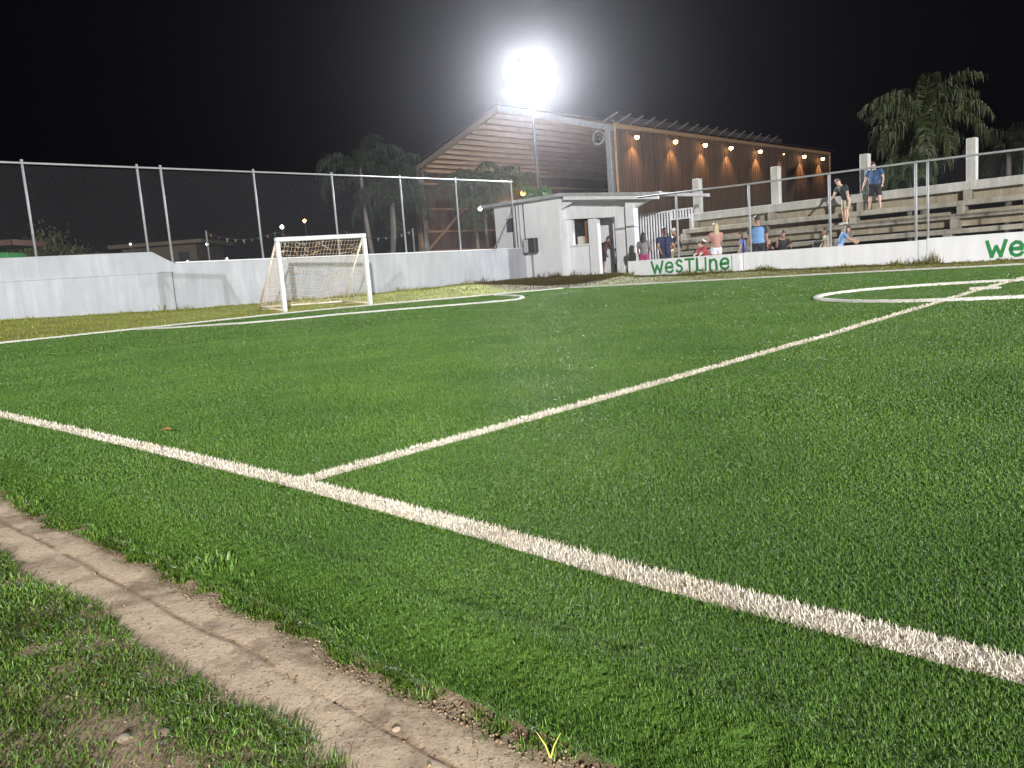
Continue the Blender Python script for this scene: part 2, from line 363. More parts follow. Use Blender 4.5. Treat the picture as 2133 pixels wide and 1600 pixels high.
for nm, (pl, w) in LINE_W.items():
    c = resample(pl, .02 if nm in ('touchline', 'halfway_line') else .05); LINE_PTS[nm] = c
    t = np.gradient(c, axis=0); t /= np.linalg.norm(t, axis=1)[:, None]+1e-9; nrm = np.c_[-t[:, 1], t[:, 0]]
    n = len(c); jl = w/2*(.86+.22*rng.random(n)); jr = w/2*(.86+.22*rng.random(n))
    far = nm not in ('touchline', 'halfway_line'); h = .030 if far else .004
    rows = [c+nrm*(jl*1.0)[:, None], c+nrm*(jl*.72)[:, None], c-nrm*(jr*.72)[:, None], c-nrm*(jr*1.0)[:, None]]
    zs = [0.001, h, h, 0.001]
    P = np.zeros((n, 4, 3))
    for k in range(4):
        z = turf_z(rows[k][:, 0], rows[k][:, 1]) + zs[k] + (rng.random(n)*.006 if zs[k] > .002 else 0)
        P[:, k] = U3*rows[k][:, :1] + V3*rows[k][:, 1:]; P[:, k, 2] = z
    idx = np.arange(n*4).reshape(n, 4); f = np.stack([idx[:-1, :-1], idx[1:, :-1], idx[1:, 1:], idx[:-1, 1:]], -1).reshape(-1, 4)
    o = np_mesh(nm, P.reshape(-1, 3), [f], LINEF if far else LINEM, smooth=True); tag(o, kind='structure')

# ---- blades
def make_blades(name, P, length, width, lean_az, lean, mat_, curl=.6):
    """P (N,3) roots; each blade a bent strip: 5 verts, a quad and a triangle"""
    N = len(P); d = np.c_[np.cos(lean_az), np.sin(lean_az), np.zeros(N)]; yaw = lean_az + pi/2 + rng.normal(0, .5, N)
    s = np.c_[np.cos(yaw), np.sin(yaw), np.zeros(N)]*(width/2)[:, None]; up = np.array([0, 0, 1.0])
    l1 = lean; l2 = lean*(1+curl)+.15
    m_ = P + (d*np.sin(l1)[:, None] + up*np.cos(l1)[:, None])*(length*.55)[:, None]
    t_ = m_ + (d*np.sin(l2)[:, None] + up*np.cos(l2)[:, None])*(length*.45)[:, None]
    vv = np.stack([P-s, P+s, m_-s*.85, m_+s*.85, t_], 1).reshape(-1, 3)
    b = np.arange(N)*5
    q = np.stack([b, b+1, b+3, b+2], 1); t3 = np.stack([b+2, b+3, b+4], 1)
    return np_mesh(name, vv, [q, t3], mat_, smooth=False)
def in_view(P, mx=1.18, my=1.12):
    q = P-CAM; w = q@FW; x = (q@RT)/np.maximum(w, .01)*FPX/1066.5; y = (q@UP)/np.maximum(w, .01)*FPX/800
    return (w > .1) & (np.abs(x) < mx) & (np.abs(y) < my)
def line_dist(u, v):
    """distance to the nearest painted line minus half its width"""
    d = np.full(len(u), 9.0)
    for nm, c in LINE_PTS.items():
        w = LINE_W[nm][1]
        if nm == 'touchline': dd = np.abs(v-np.interp(u, c[:, 0], c[:, 1]))
        elif nm == 'halfway_line': dd = np.where(v > 1.3, np.abs(u-np.interp(v, c[:, 1], c[:, 0])), 9)
        elif nm == 'centre_circle': dd = np.abs(np.hypot((u+2.58)/1.85, (v-10.86)/1.72)-1)*1.78
        elif nm == 'goal_line': dd = np.abs(u-np.interp(v, c[:, 1], c[:, 0]))
        elif nm == 'far_touchline': dd = np.abs(v-np.interp(u, c[:, 0], c[:, 1]))
        else:
            dd = np.full(len(u), 9.0); bb = (u > c[:, 0].min()-.3) & (u < c[:, 0].max()+.3) & (v > c[:, 1].min()-.3) & (v < c[:, 1].max()+.3); ii = np.where(bb)[0]; cs = c[::2]
            for q in range(0, len(ii), 4000):
                k = ii[q:q+4000]; dd[k] = np.hypot(u[k][:, None]-cs[None, :, 0], v[k][:, None]-cs[None, :, 1]).min(1)
        d = np.minimum(d, dd-w/2)
    return d
TURFB = bpy.data.materials.new('turf_fibre'); TURFB.use_nodes = True
def fibre(m, cols, rough, spec, patch=None):
    nt = m.node_tree; b = nt.nodes['Principled BSDF']; b.inputs['Roughness'].default_value = rough; b.inputs['Specular IOR Level'].default_value = spec
    g = nt.nodes.new('ShaderNodeNewGeometry'); r = nt.nodes.new('ShaderNodeValToRGB'); els = r.color_ramp.elements
    while len(els) < len(cols): els.new(.5)
    for i, c in enumerate(cols): els[i].position = i/(len(cols)-1); els[i].color = (*c, 1)
    nt.links.new(g.outputs['Random Per Island'], r.inputs[0]); out = r.outputs[0]
    if patch:
        tc = nt.nodes.new('ShaderNodeTexCoord'); n = nt.nodes.new('ShaderNodeTexNoise'); n.inputs['Scale'].default_value = patch[0]; n.inputs['Detail'].default_value = 4
        nt.links.new(tc.outputs['Object'], n.inputs['Vector'])
        mr = nt.nodes.new('ShaderNodeMapRange'); mr.inputs[1].default_value = .38; mr.inputs[2].default_value = .62; nt.links.new(n.outputs[0], mr.inputs[0])
        x = nt.nodes.new('ShaderNodeMix'); x.data_type = 'RGBA'; x.blend_type = 'MULTIPLY'; x.inputs[0].default_value = 1
        r2 = nt.nodes.new('ShaderNodeValToRGB'); r2.color_ramp.elements[0].color = (*patch[1], 1); r2.color_ramp.elements[1].color = (*patch[2], 1); nt.links.new(mr.outputs[0], r2.inputs[0])
        nt.links.new(out, x.inputs[6]); nt.links.new(r2.outputs[0], x.inputs[7]); out = x.outputs[2]
    nt.links.new(out, b.inputs['Base Color']); return m
fibre(TURFB, [(.025, .066, .011), (.064, .150, .022), (.138, .245, .052), (.043, .110, .016)],   .45, .22, (1.1, (.8, .85, .8), (1.12, 1.08, 1.0)))
rings = [(.70, 1.4, .0056, 6, .0010, .0110), (1.4, 2.1, .0064, 6, .0012, .0115), (2.1, 3.2, .0082, 5, .0016, .012), (3.2, 5.0, .0112, 4, .0023, .0135), (5.0, 7.5, .0145, 4, .0031, .0135), (7.5, 12, .023, 4, .0054, .0145), (12, 23, .042, 3, .010, .016)]
roots = []; lens = []; wids = []; azs = []; leans = []
for ra, rb, gap, TUFT, wd, ln in rings:
    xs = np.arange(-rb*.72-1.5, rb*.72+3.5, gap); ys = np.arange(ra*.45, rb, gap); X, Y = np.meshgrid(xs, ys); X = X.ravel(); Y = Y.ravel(); n = len(X)
    ca, sa = cos(TH), sin(TH); X, Y = X+gap*.42*rng.normal(0, 1, n), Y+gap*.42*rng.normal(0, 1, n); rr = np.hypot(X, Y)
    k_ = (rr >= ra) & (rr < rb); X, Y = X[k_], Y[k_]
    P = np.c_[X, Y, np.zeros(len(X))]; iv = in_view(P); P = P[iv | (in_view(P, 2.9, 1.6) & (rng.random(len(P)) < .42))]; u_, v_ = P@U3, P@V3
    keep = (v_ > edge_v(u_)-.004) & (u_ > goal_line_u(v_)-.4) & (v_ < far_v(u_)+.15)
    P, u_, v_ = P[keep], u_[keep], v_[keep]; keep = line_dist(u_, v_) > -.004
    keep &= rng.random(len(P)) < .62+.7*fbm(u_*7, v_*7, 91)
    P, u_, v_ = P[keep], u_[keep], v_[keep]; P[:, 2] = turf_z(u_, v_) - .002
    wide = np.where(in_view(P), 1.0, 1.75); az0 = rng.random(len(P))*2*pi; hh = .7+.55*fbm(u_*23, v_*23, 93)+.22*rng.random(len(P))
    nearedge = np.clip(1-(v_-edge_v(u_))/.10, 0, 1)
    for k in range(TUFT):
        az = az0 + 2*pi*k/TUFT + rng.normal(0, .6, len(P))
        Q = P + np.c_[np.cos(az), np.sin(az), np.zeros(len(P))]*(gap*.16)
        roots.append(Q); lens.append(ln*hh*(.6+.5*rng.random(len(P)))*(1+.5*nearedge)); wids.append(wd*wide*(.75+.5*rng.random(len(P)))); azs.append(az); leans.append(np.abs(rng.normal(.38, .28, len(P)))+.25*nearedge)
o = make_blades('artificial_turf', np.concatenate(roots), np.concatenate(lens), np.concatenate(wids), np.concatenate(azs), np.clip(np.concatenate(leans), .03, 1.15), TURFB, curl=1.3)
tag(o, 'short dark green artificial turf covering the pitch', 'turf', kind='stuff')

# white pile of the lines
WHITEB = fibre(bpy.data.materials.new('white_fibre') , [(.1,.1,.1)]*2, .6, .3) if False else None
WHITEB = bpy.data.materials.new('white_fibre'); WHITEB.use_nodes = True
fibre(WHITEB, [(.50, .45, .36), (.68, .63, .54), (.78, .74, .67), (.62, .56, .46)], .6, .3, (2.2, (.88, .86, .79), (1.04, 1.04, 1.03)))
roots = []; lens = []; wids = []; azs = []; leans = []
for nm, c in LINE_PTS.items():
    w = LINE_W[nm][1]
    t = np.gradient(c, axis=0); t /= np.linalg.norm(t, axis=1)[:, None]+1e-9; nrm = np.c_[-t[:, 1], t[:, 0]]
    dist = np.linalg.norm(U3[None]*c[:, :1] + V3[None]*c[:, 1:] - np.array([0, 0, 0]), axis=1)
    step = np.linalg.norm(c[1]-c[0])
    dens = np.interp(dist, [1, 2, 3, 5, 9, 20], [150000, 100000, 45000, 16000, 4500, 1100]); cnt = rng.poisson(dens*w*step)
    idx = np.repeat(np.arange(len(c)), cnt); n = len(idx)
    off = (rng.random(n)*2-1)*w/2*1.02; al = (rng.random(n)-.5)*step
    q = c[idx] + nrm[idx]*off[:, None] + t[idx]*al[:, None]
    P = U3[None]*q[:, :1] + V3[None]*q[:, 1:]; ok = in_view(P) ; 
    P, q, off, di, tt = P[ok], q[ok], off[ok], dist[idx][ok], nrm[idx][ok]
    P[:, 2] = turf_z(q[:, 0], q[:, 1]) + .002
    n = len(P); wd = np.interp(di, [1, 2.5, 5, 9, 20], [.0013, .0019, .0036, .008, .02]); L = np.interp(di, [1, 5, 20], [.0185, .021, .042])*(.5+.65*rng.random(n))
    nd = U3[None]*tt[:, :1] + V3[None]*tt[:, 1:]
    side = np.sign(off)*np.abs(off/(w/2))**2
    dirx = nd*side[:, None]*.8 + np.c_[rng.normal(0, .7, n), rng.normal(0, .7, n), np.zeros(n)]
    roots.append(P); lens.append(L); wids.append(wd*(.7+.6*rng.random(n))); azs.append(np.arctan2(dirx[:, 1], dirx[:, 0])); leans.append(np.clip(np.abs(rng.normal(.62, .36, n)), .05, 1.3))
o = make_blades('white_turf_fibres', np.concatenate(roots), np.concatenate(lens), np.concatenate(wids), np.concatenate(azs), np.concatenate(leans), WHITEB)
tag(o, 'cream white turf fibres standing up along the pitch lines', 'turf', kind='stuff')

# foreground weeds and lawn beside the dirt
LAWN = bpy.data.materials.new('lawn_blade'); LAWN.use_nodes = True
fibre(LAWN, [(.034, .095, .012), (.07, .17, .02), (.12, .235, .033), (.15, .19, .04), (.045, .12, .015)], .5, .35, (3.4, (.62, .58, .45), (1.1, 1.12, 1.0)))
def lawn_cover(u, v):
    lim = .588 + .030*(fbm(u*7, u*0+5, 101)-.47)*2 + .016*(vnoise(u*26, u*0+1, 6)-.5)
    c = smooth((lim-v)/.03)*(1-.9*smooth((fbm(u*4.5+2, v*6, 111)-.51)/.07)*smooth((.50-v)/.10))*(.45+.75*smooth((fbm(u*14, v*16, 113)-.36)/.16))
    return c
n = 620000; u_ = -4.2+4.6*rng.random(n); v_ = -.15+.80*rng.random(n)
P = U3[None]*u_[:, None] + V3[None]*v_[:, None]; r_ = np.linalg.norm(P[:, :2], axis=1)
ok = in_view(P) & (rng.random(n) < lawn_cover(u_, v_)*np.interp(r_, [1, 2, 3.5], [1, .6, .3])) & (rng.random(n) < .35+1.3*fbm(u_*11, v_*11, 121)-.05)
ok &= rng.random(n) > .88*np.exp(-(((u_+1.22)/.17)**2+((v_-.40)/.055)**2)**2)
u_, v_ = u_[ok], v_[ok]
ue = -4+4.4*rng.random(60000); ve = edge_v(ue)+.006-.034*np.abs(rng.normal(0, .55, 60000))*(.2+1.6*fbm(ue*8, ue*0+4, 171)); ke = rng.random(60000) < np.clip((fbm(ue*17, ue*0, 173)-.30)*3, 0, 1)
ne = int(ke.sum()); u_ = np.r_[u_, ue[ke]]; v_ = np.r_[v_, ve[ke]]; n = len(u_); isf = np.r_[np.zeros(n-ne, bool), np.ones(ne, bool)]
P = U3[None]*u_[:, None] + V3[None]*v_[:, None]; r_ = np.linalg.norm(P[:, :2], axis=1); P[:, 2] = np.maximum(dirt_z(u_, v_), np.where(v_ > edge_v(u_), turf_z(u_, v_), -1))-.001
o = make_blades('lawn_grass', P, (.005+.0145*rng.random(n)**1.6)*(.7+.8*fbm(u_*5, v_*5, 131))*np.where(isf, 1.25, 1), np.interp(r_, [1, 3], [.0014, .0028])*(.7+.7*rng.random(n)), rng.random(n)*2*pi, np.clip(np.abs(rng.normal(.75, .3, n)), .1, 1.35), LAWN, curl=1.0)
tag(o, 'scrappy green lawn grass growing in the brown soil beside the dirt strip', 'grass', kind='stuff')
def scatter_bits(name, label, cat, n, lo, hi, mat_, seed):
    r = np.random.default_rng(seed); uu = -3.6+3.8*r.random(n); vv = .18+.64*r.random(n); vv = np.where(r.random(n) < .45, edge_v(uu)-.05*r.random(n)**1.5, vv)
    rr = np.hypot(*(U3[None]*uu[:, None]+V3[None]*vv[:, None])[:, :2].T); k = r.random(n) < np.clip(1.6/rr, 0, 1)**1.5; uu, vv = uu[k], vv[k]; n = len(uu)
    sz = lo+(hi-lo)*r.random(n)**3; P = U3[None]*uu[:, None]+V3[None]*vv[:, None]; P[:, 2] = dirt_z(uu, vv)+sz*.25
    oc = np.array([(1, 0, 0), (-1, 0, 0), (0, 1, 0), (0, -1, 0), (0, 0, .8), (0, 0, -.8)], float); vs_ = P[:, None]+oc[None]*sz[:, None, None]*(.55+.7*r.random((n, 6, 1)))
    tri = np.array([(0, 2, 4), (2, 1, 4), (1, 3, 4), (3, 0, 4), (2, 0, 5), (1, 2, 5), (3, 1, 5), (0, 3, 5)]); f = (np.arange(n)*6)[:, None, None]+tri[None]
    return tag(np_mesh(name, vs_.reshape(-1, 3), [f.reshape(-1, 3)], mat_), label, cat, kind='stuff')
scatter_bits('soil_crumbs', 'loose crumbs of brown soil scattered over the dirt strip', 'soil', 9000, .0007, .0042, mat('soil_crumb', (.2, .13, .08), .95, island=[(.10, .065, .04), (.30, .21, .13), (.20, .135, .085), (.42, .33, .23)]), 77)
nb = 900; uu = -3.4+3.5*rng.random(nb); vv = .56+.235*rng.random(nb); P = U3[None]*uu[:, None]+V3[None]*vv[:, None]; P[:, 2] = dirt_z(uu, vv)+.0008
o = make_blades('dry_grass_bits', P, .006+.020*rng.random(nb)**2, np.full(nb, .0011), rng.random(nb)*2*pi, np.full(nb, 1.42), mat('dry_straw', (.2, .15, .07), .8, island=[(.12, .085, .045), (.30, .24, .13), (.08, .07, .03)]), curl=.02)
tag(o, 'short bits of dry grass lying on the dirt strip', 'dry grass', kind='stuff')
def weed(name, label, cat, u, v, n, spread, L, mat_, w=.004):
    a = rng.random(n)*2*pi; rad = spread*np.sqrt(rng.random(n)); uu, vv = u+rad*np.cos(a), v+.45*rad*np.sin(a)
    P = U3[None]*uu[:, None] + V3[None]*vv[:, None]; P[:, 2] = np.maximum(dirt_z(uu, vv), np.where(vv > edge_v(uu), turf_z(uu, vv), -1))
    o = make_blades(name, P, L*(.5+.7*rng.random(n)), np.full(n, w)*(.7+.6*rng.random(n)), rng.random(n)*2*pi, np.clip(np.abs(rng.normal(.6, .35, n)), .05, 1.2), mat_)
    # origin at its foot
    c = fld(u, v, float(dirt_z(np.array(u), np.array(v)))); o.data.transform(Matrix.Translation(-Vector(c))); o.location = c
    return tag(o, label, cat)
WEEDM = mat('weed_leaf', (.10, .22, .03), .5, island=[(.06, .15, .018), (.11, .21, .03), (.15, .23, .042)])
YELM = mat('yellow_sprout', (.45, .45, .06), .5, island=[(.42, .44, .05), (.52, .48, .09)])
a = G(452, 1208, -.05); weed('weed', 'bright green weed tuft sprawling over the turf edge onto the dirt', 'weed', a[0], a[1], 150, .085, .030, WEEDM)
a = G(520, 1225, -.04); weed('weed', 'small light green weed beside the pale stone at the turf edge', 'weed', a[0], a[1], 40, .03, .020, WEEDM, .0035)
a = G(730, 1345, -.04); weed('weed', 'green weed tuft hanging off the turf edge above the pale root', 'weed', a[0], a[1], 60, .045, .022, WEEDM, .0035)
a = G(1158, 1568, -.036)
sp = MB()
for s, hh in ((-1, .040), (1, .036)):
    p = [(0, 0, 0), (s*.006, .002, hh*.5), (s*.017, .004, hh)]
    sp.tube(p, [.0016, .0013, .0004], 5)
o = sp.build('seedling', YELM); o.location = fld(a[0], a[1]-.012, float(dirt_z(np.array(a[0]), np.array(a[1]-.012)))-.002); tag(o, 'yellow seedling with two thin leaves in a V', 'seedling')
def stone(label, px, r, col, z=-.055):
    bm = bmesh.new(); bmesh.ops.create_icosphere(bm, subdivisions=3, radius=1)
    for v in bm.verts:
        k = 1+.35*(fbm(np.array(v.co.x*1.5+px[0]), np.array(v.co.y*1.5+v.co.z), 3)-.47); v.co = Vector((v.co.x*r*1.25*k, v.co.y*r*k, v.co.z*r*.75*k))
    me = bpy.data.meshes.new('stone'); bm.to_mesh(me); bm.free(); me.polygons.foreach_set('use_smooth', [True]*len(me.polygons))
    me.materials.append(mat('stone_surface', col, .9, 0, tuple(c*.7 for c in col), 60)); o = link(bpy.data.objects.new('stone', me))
    a = G(*px, z); zz = float(dirt_z(np.array(a[0]), np.array(a[1]))); o.location = fld(a[0], a[1], zz+r*.1); return tag(o, label, 'stone')
stone('smooth pale stone lying at the foot of the turf edge', (500, 1262), .0095, (.34, .29, .22))
stone('pale rough stone half buried in the soil at the bottom of the lawn', (262, 1573), .0095, (.22, .19, .13))
stone('dull brown stone in the bare soil patch of the lawn', (345, 1560), .009, (.17, .13, .09))
stone('tiny pale pebble sitting in the middle of the dirt strip', (828, 1546), .0055, (.40, .31, .21))
tw = MB(); a = G(735, 1366, -.06); tw.tube([(-.025, 0, .002), (-.008, .004, .006), (.012, .002, .005), (.026, -.006, .001)], [.0018, .0022, .002, .001], 6)
o = tw.build('root', mat('pale_root', (.40, .34, .26), .8), smooth=True); o.location = fld(a[0], a[1], float(dirt_z(np.array(a[0]), np.array(a[1])))+.002); o.rotation_euler = (0, 0, -.2); tag(o, 'pale curved dead root lying at the turf edge', 'root')
lf = MB(); a = G(348, 908); lf.add([(-.03, 0, .03), (0, -.018, .036), (.03, 0, .032), (0, .018, .040)], [(0, 1, 2, 3)])
o = lf.build('dead_leaf', mat('brown_leaf', (.38, .17, .08), .7), fix=False); o.location = fld(a[0], a[1], 0); tag(o, 'small reddish dead leaf lying on the turf left of the halfway line', 'leaf')

# ------------------------------------------------------------------ grass verges round the pitch
UW = -23.5       # boundary wall plane
VL = 22.0        # low wall plane
VB = 25.9        # booth front plane
def wall_base(v): return np.interp(v, [2, 5.9, 8.1, 10.4, 13, 16, 19.2, 24, 26], [.50, .44, .36, .30, .27, .25, .25, .32, .34])
def low_base(u): return np.interp(u, [-23.5, -21.5, -18, -15.5, -13.3, -10.9, -9.2, -6.7, -4.3, 8], [.34, .30, .26, .24, .17, .17, .13, .08, .03, .03])
def verge_z(u, v):
    ul = goal_line_u(np.clip(v, .8, 19.4)) - .3
    tl = smooth((ul-u)/np.maximum(ul-UW, .1))
    vf = far_v(u)+.15; vend = np.where(u < -15.6, np.interp(u, [-17.5, -15.6], [VB, VL]), VL)
    tf = smooth((v-vf)/(vend-vf))
    z = np.maximum(wall_base(v)*tl, low_base(u)*tf)
    return z + .05*(fbm(u*1.1, v*1.1, 141)-.47)*np.maximum(smooth(tl*4), smooth(tf*4)) + .03*(fbm(u*5, v*5, 143)-.47)*np.maximum(smooth(tl*4), smooth(tf*4)) - .02
def browned_shaded(nt, src, b):  # multiplies in brown growth plus the painted shadow before the booth
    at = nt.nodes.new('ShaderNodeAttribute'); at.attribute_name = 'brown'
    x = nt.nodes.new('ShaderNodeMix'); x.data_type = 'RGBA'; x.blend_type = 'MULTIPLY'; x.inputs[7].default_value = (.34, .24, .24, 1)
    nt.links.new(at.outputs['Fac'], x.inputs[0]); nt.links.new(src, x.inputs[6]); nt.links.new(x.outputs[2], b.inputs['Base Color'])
vgm = bpy.data.materials.new('verge_soil_grass'); vgm.use_nodes = True
def verge_material(m):
    nt = m.node_tree; b = nt.nodes['Principled BSDF']; b.inputs['Roughness'].default_value = .9; b.inputs['Specular IOR Level'].default_value = .2
    tc = nt.nodes.new('ShaderNodeTexCoord'); n = nt.nodes.new('ShaderNodeTexNoise'); n.inputs['Scale'].default_value = 2.2; n.inputs['Detail'].default_value = 9; n.inputs['Roughness'].default_value = .75
    nt.links.new(tc.outputs['Object'], n.inputs['Vector'])
    r = nt.nodes.new('ShaderNodeValToRGB'); e = r.color_ramp.elements; e[0].position = .3; e[0].color = (.16, .145, .045, 1); e[1].position = .7; e[1].color = (.28, .33, .045, 1)
    e.new(.5).color = (.22, .24, .045, 1)
    nt.links.new(n.outputs[0], r.inputs[0])
    browned_shaded(nt, r.outputs[0], b)
    bp = nt.nodes.new('ShaderNodeBump'); bp.inputs['Strength'].default_value = 1; bp.inputs['Distance'].default_value = .05
    n2 = nt.nodes.new('ShaderNodeTexNoise'); n2.inputs['Scale'].default_value = 18; n2.inputs['Detail'].default_value = 6; nt.links.new(tc.outputs['Object'], n2.inputs['Vector'])
    nt.links.new(n2.outputs[0], bp.inputs['Height']); nt.links.new(bp.outputs[0], b.inputs['Normal'])
verge_material(vgm)
def verge_sheet(name, u0_, u1_, v0_, v1_, st):
    us = np.arange(u0_, u1_+st*.5, st); vs = np.arange(v0_, v1_+st*.5, st); Ug, Vg = np.meshgrid(us, vs, indexing='ij'); Z = verge_z(Ug, Vg)
    on_pitch = (Ug > goal_line_u(np.clip(Vg, .8, 19.4))-.25) & (Vg < far_v(Ug)+.1)
    Z = np.where(on_pitch, -.06, Z)
    P = U3[None, None]*Ug[..., None] + V3[None, None]*Vg[..., None]; P[..., 2] = Z
    idx = np.arange(Ug.size).reshape(Ug.shape); f = np.stack([idx[:-1, :-1], idx[1:, :-1], idx[1:, 1:], idx[:-1, 1:]], -1)
    c = on_pitch[:-1, :-1] & on_pitch[1:, 1:] & on_pitch[1:, :-1] & on_pitch[:-1, 1:]
    return np_mesh(name, P.reshape(-1, 3), [f[~c]], vgm, smooth=True)
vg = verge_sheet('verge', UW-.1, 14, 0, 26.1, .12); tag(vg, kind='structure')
def brown_shade_zone(u, v):     # rank brown growth by the low walls, with the booth's shadow painted in
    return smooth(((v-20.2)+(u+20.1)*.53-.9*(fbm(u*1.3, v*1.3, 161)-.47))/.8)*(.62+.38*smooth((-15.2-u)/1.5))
co = np.zeros(len(vg.data.vertices)*3, np.float32); vg.data.vertices.foreach_get('co', co); co = co.reshape(-1, 3)
a_ = vg.data.attributes.new('brown', 'FLOAT', 'POINT'); a_.data.foreach_set('value', brown_shade_zone(co@U3, co@V3).astype(np.float32))  # 'brown' holds the brown growth and the booth's painted shadow
VERG = bpy.data.materials.new('verge_blade'); VERG.use_nodes = True
fibre(VERG, [(.18, .22, .03), (.27, .31, .045), (.32, .32, .07), (.22, .19, .055)], .6, .3, (1.2, (.82, .82, .75), (1.05, 1.08, .9)))
n = 150000; u_ = UW+31*rng.random(n); v_ = 3+23*rng.random(n)
P = U3[None]*u_[:, None] + V3[None]*v_[:, None]
ok = in_view(P) & ((u_ < goal_line_u(np.clip(v_, .8, 19.4))-.32) | (v_ > far_v(u_)+.16)) & (v_ < VB) & ((u_ < -15.6) | (v_ < VL)) & (u_ > UW+.02)
u_, v_ = u_[ok], v_[ok]; n = len(u_)
# taller weeds hugging the walls
m2 = 9000; uw2 = np.concatenate([UW+.03+.12*rng.random(m2//3), -22.8+7.3*rng.random(m2//6), -15.6+16*rng.random(m2//2)]); vw2 = np.concatenate([3+22.8*rng.random(m2//3), VB-.12-.12*rng.random(m2//6), VL-.14-.16*rng.random(m2//2)])
kk = rng.random(len(uw2)) < np.clip((fbm(uw2*1.7, vw2*1.7, 151)-.36)*4, 0, 1); uw2, vw2 = uw2[kk], vw2[kk]
hgt = np.concatenate([.025+.05*rng.random(n), (.06+.24*rng.random(len(uw2))**2)*(.3+1.5*np.clip(fbm(uw2*.9, vw2*.9, 153)-.3, 0, 1)/.5)])
u_ = np.concatenate([u_, uw2]); v_ = np.concatenate([v_, vw2]); N = len(u_)
P = U3[None]*u_[:, None] + V3[None]*v_[:, None]; P[:, 2] = verge_z(u_, v_)-.005
bz = np.repeat(brown_shade_zone(u_, v_), 5)
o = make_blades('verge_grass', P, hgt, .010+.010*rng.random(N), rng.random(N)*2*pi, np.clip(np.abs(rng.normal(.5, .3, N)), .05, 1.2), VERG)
a_ = o.data.attributes.new('brown', 'FLOAT', 'POINT'); a_.data.foreach_set('value', bz.astype(np.float32))  # brown growth and the booth's painted shadow together
nt = VERG.node_tree; b_ = nt.nodes['Principled BSDF']; browned_shaded(nt, b_.inputs['Base Color'].links[0].from_socket, b_)
tag(o, 'yellowish rough grass between the pitch and the white walls', 'grass', kind='stuff')

# ------------------------------------------------------------------ boundary wall (left)
t = field_thing('boundary_wall', 'long white painted boundary wall behind the goal with a raised sloping shoulder', 'wall')
w = MB()
prof = [(1.0, -.2), (VB-.02, -.2), (VB-.02, 1.57), (10.6, 1.63), (9.97, 1.99), (1.0, 1.94)]
w.prism(prof, 'x', UW-.2, UW)
w.build('wall', WALLW, t, bevel=.012)
w = MB(); w.prism([(1.0, -.2), (10.42, -.2), (10.42, 1.385), (1.0, 1.34)], 'x', UW+.003, UW+.12); w.build('plinth', WALLW, t, bevel=.012)
w = MB(); w.prism([(1.0, 1.335), (10.42, 1.378), (10.42, 1.41), (1.0, 1.367)], 'x', UW+.004, UW+.15); w.build('ledge', WALLW, t)
w = MB(); w.prism([(10.62, 1.632), (VB-.02, 1.572), (VB-.02, 1.612), (10.62, 1.672)], 'x', UW-.22, UW+.03); w.build('coping', WHITE, t, bevel=.008)

# ------------------------------------------------------------------ chain link fences
def chain_mesh(L0, L1, z0f, z1, pitch, r):
    """diamond wire as thin three-sided prisms in the local (s,z) plane; zig-zag both ways"""
    segs = []
    for sgn in (1, -1):
        s = L0-6
        while s < L1+6:
            a0, zt = s, z1
            # line: position s + sgn*(z - z1)
            n = 8; zs = np.linspace(0, z1, 60); ss = s + sgn*(z1-zs)
            okk = (ss >= L0) & (ss <= L1) & (zs >= np.array([z0f(q) for q in ss]))
            if okk.any():
                i = np.where(okk)[0]; segs.append((ss[i[0]], zs[i[0]], ss[i[-1]], zs[i[-1]], sgn))
            s += pitch
    vs = []; fs = []
    for a, za, b, zb, sg in segs:
        d = np.array([b-a, zb-za]); l = np.hypot(*d)
        if l < .02: continue
        nx, nz = -d[1]/l, d[0]/l; k = len(vs); o = .003*sg
        for (x, z) in ((a, za), (b, zb)):
            vs += [(x+nx*r, o, z+nz*r), (x-nx*r*.5, o+r*.87, z-nz*r*.5), (x-nx*r*.5, o-r*.87, z-nz*r*.5)]
        fs += [(k, k+1, k+4, k+3), (k+1, k+2, k+5, k+4), (k+2, k, k+3, k+5)]
    return vs, fs
t = field_thing('chain_link_fence', 'tall chain link fence on top of the long wall behind the goal', 'fence')
def wall_top(v): return 1.965 if v < 9.97 else (1.965-(v-9.97)*.48 if v < 10.6 else 1.645)
for v in (1.3, 4.15, 7.0, 9.91, 10.58, 13.52, 16.44, 19.41, 22.19, 25.38):
    p = MB(); p.tube([(UW-.09, v, wall_top(v)-.12), (UW-.09, v, 4.42)], .032, 10); p.ball((UW-.09, v, 4.43), (.04, .04, .03), 8, 5); p.build('post', GALV, t, True)
p = MB(); p.tube([(UW-.055, 1.0, 4.36), (UW-.055, 25.42, 4.36)], .028, 8); p.build('top_rail', GALV, t, True)
p = MB(); p.tube([(UW-.09, 25.36, 3.25), (UW-.09, 24.1, 1.66)], .022, 8); p.build('brace', GALV, t, True)
vs, fs = chain_mesh(1.2, 25.35, wall_top, 4.30, .085, .0016)
p = MB(); p.add([(UW-.125+y, x, z) for x, y, z in vs], fs); p.build('wire_mesh', WIRE, t, fix=False)

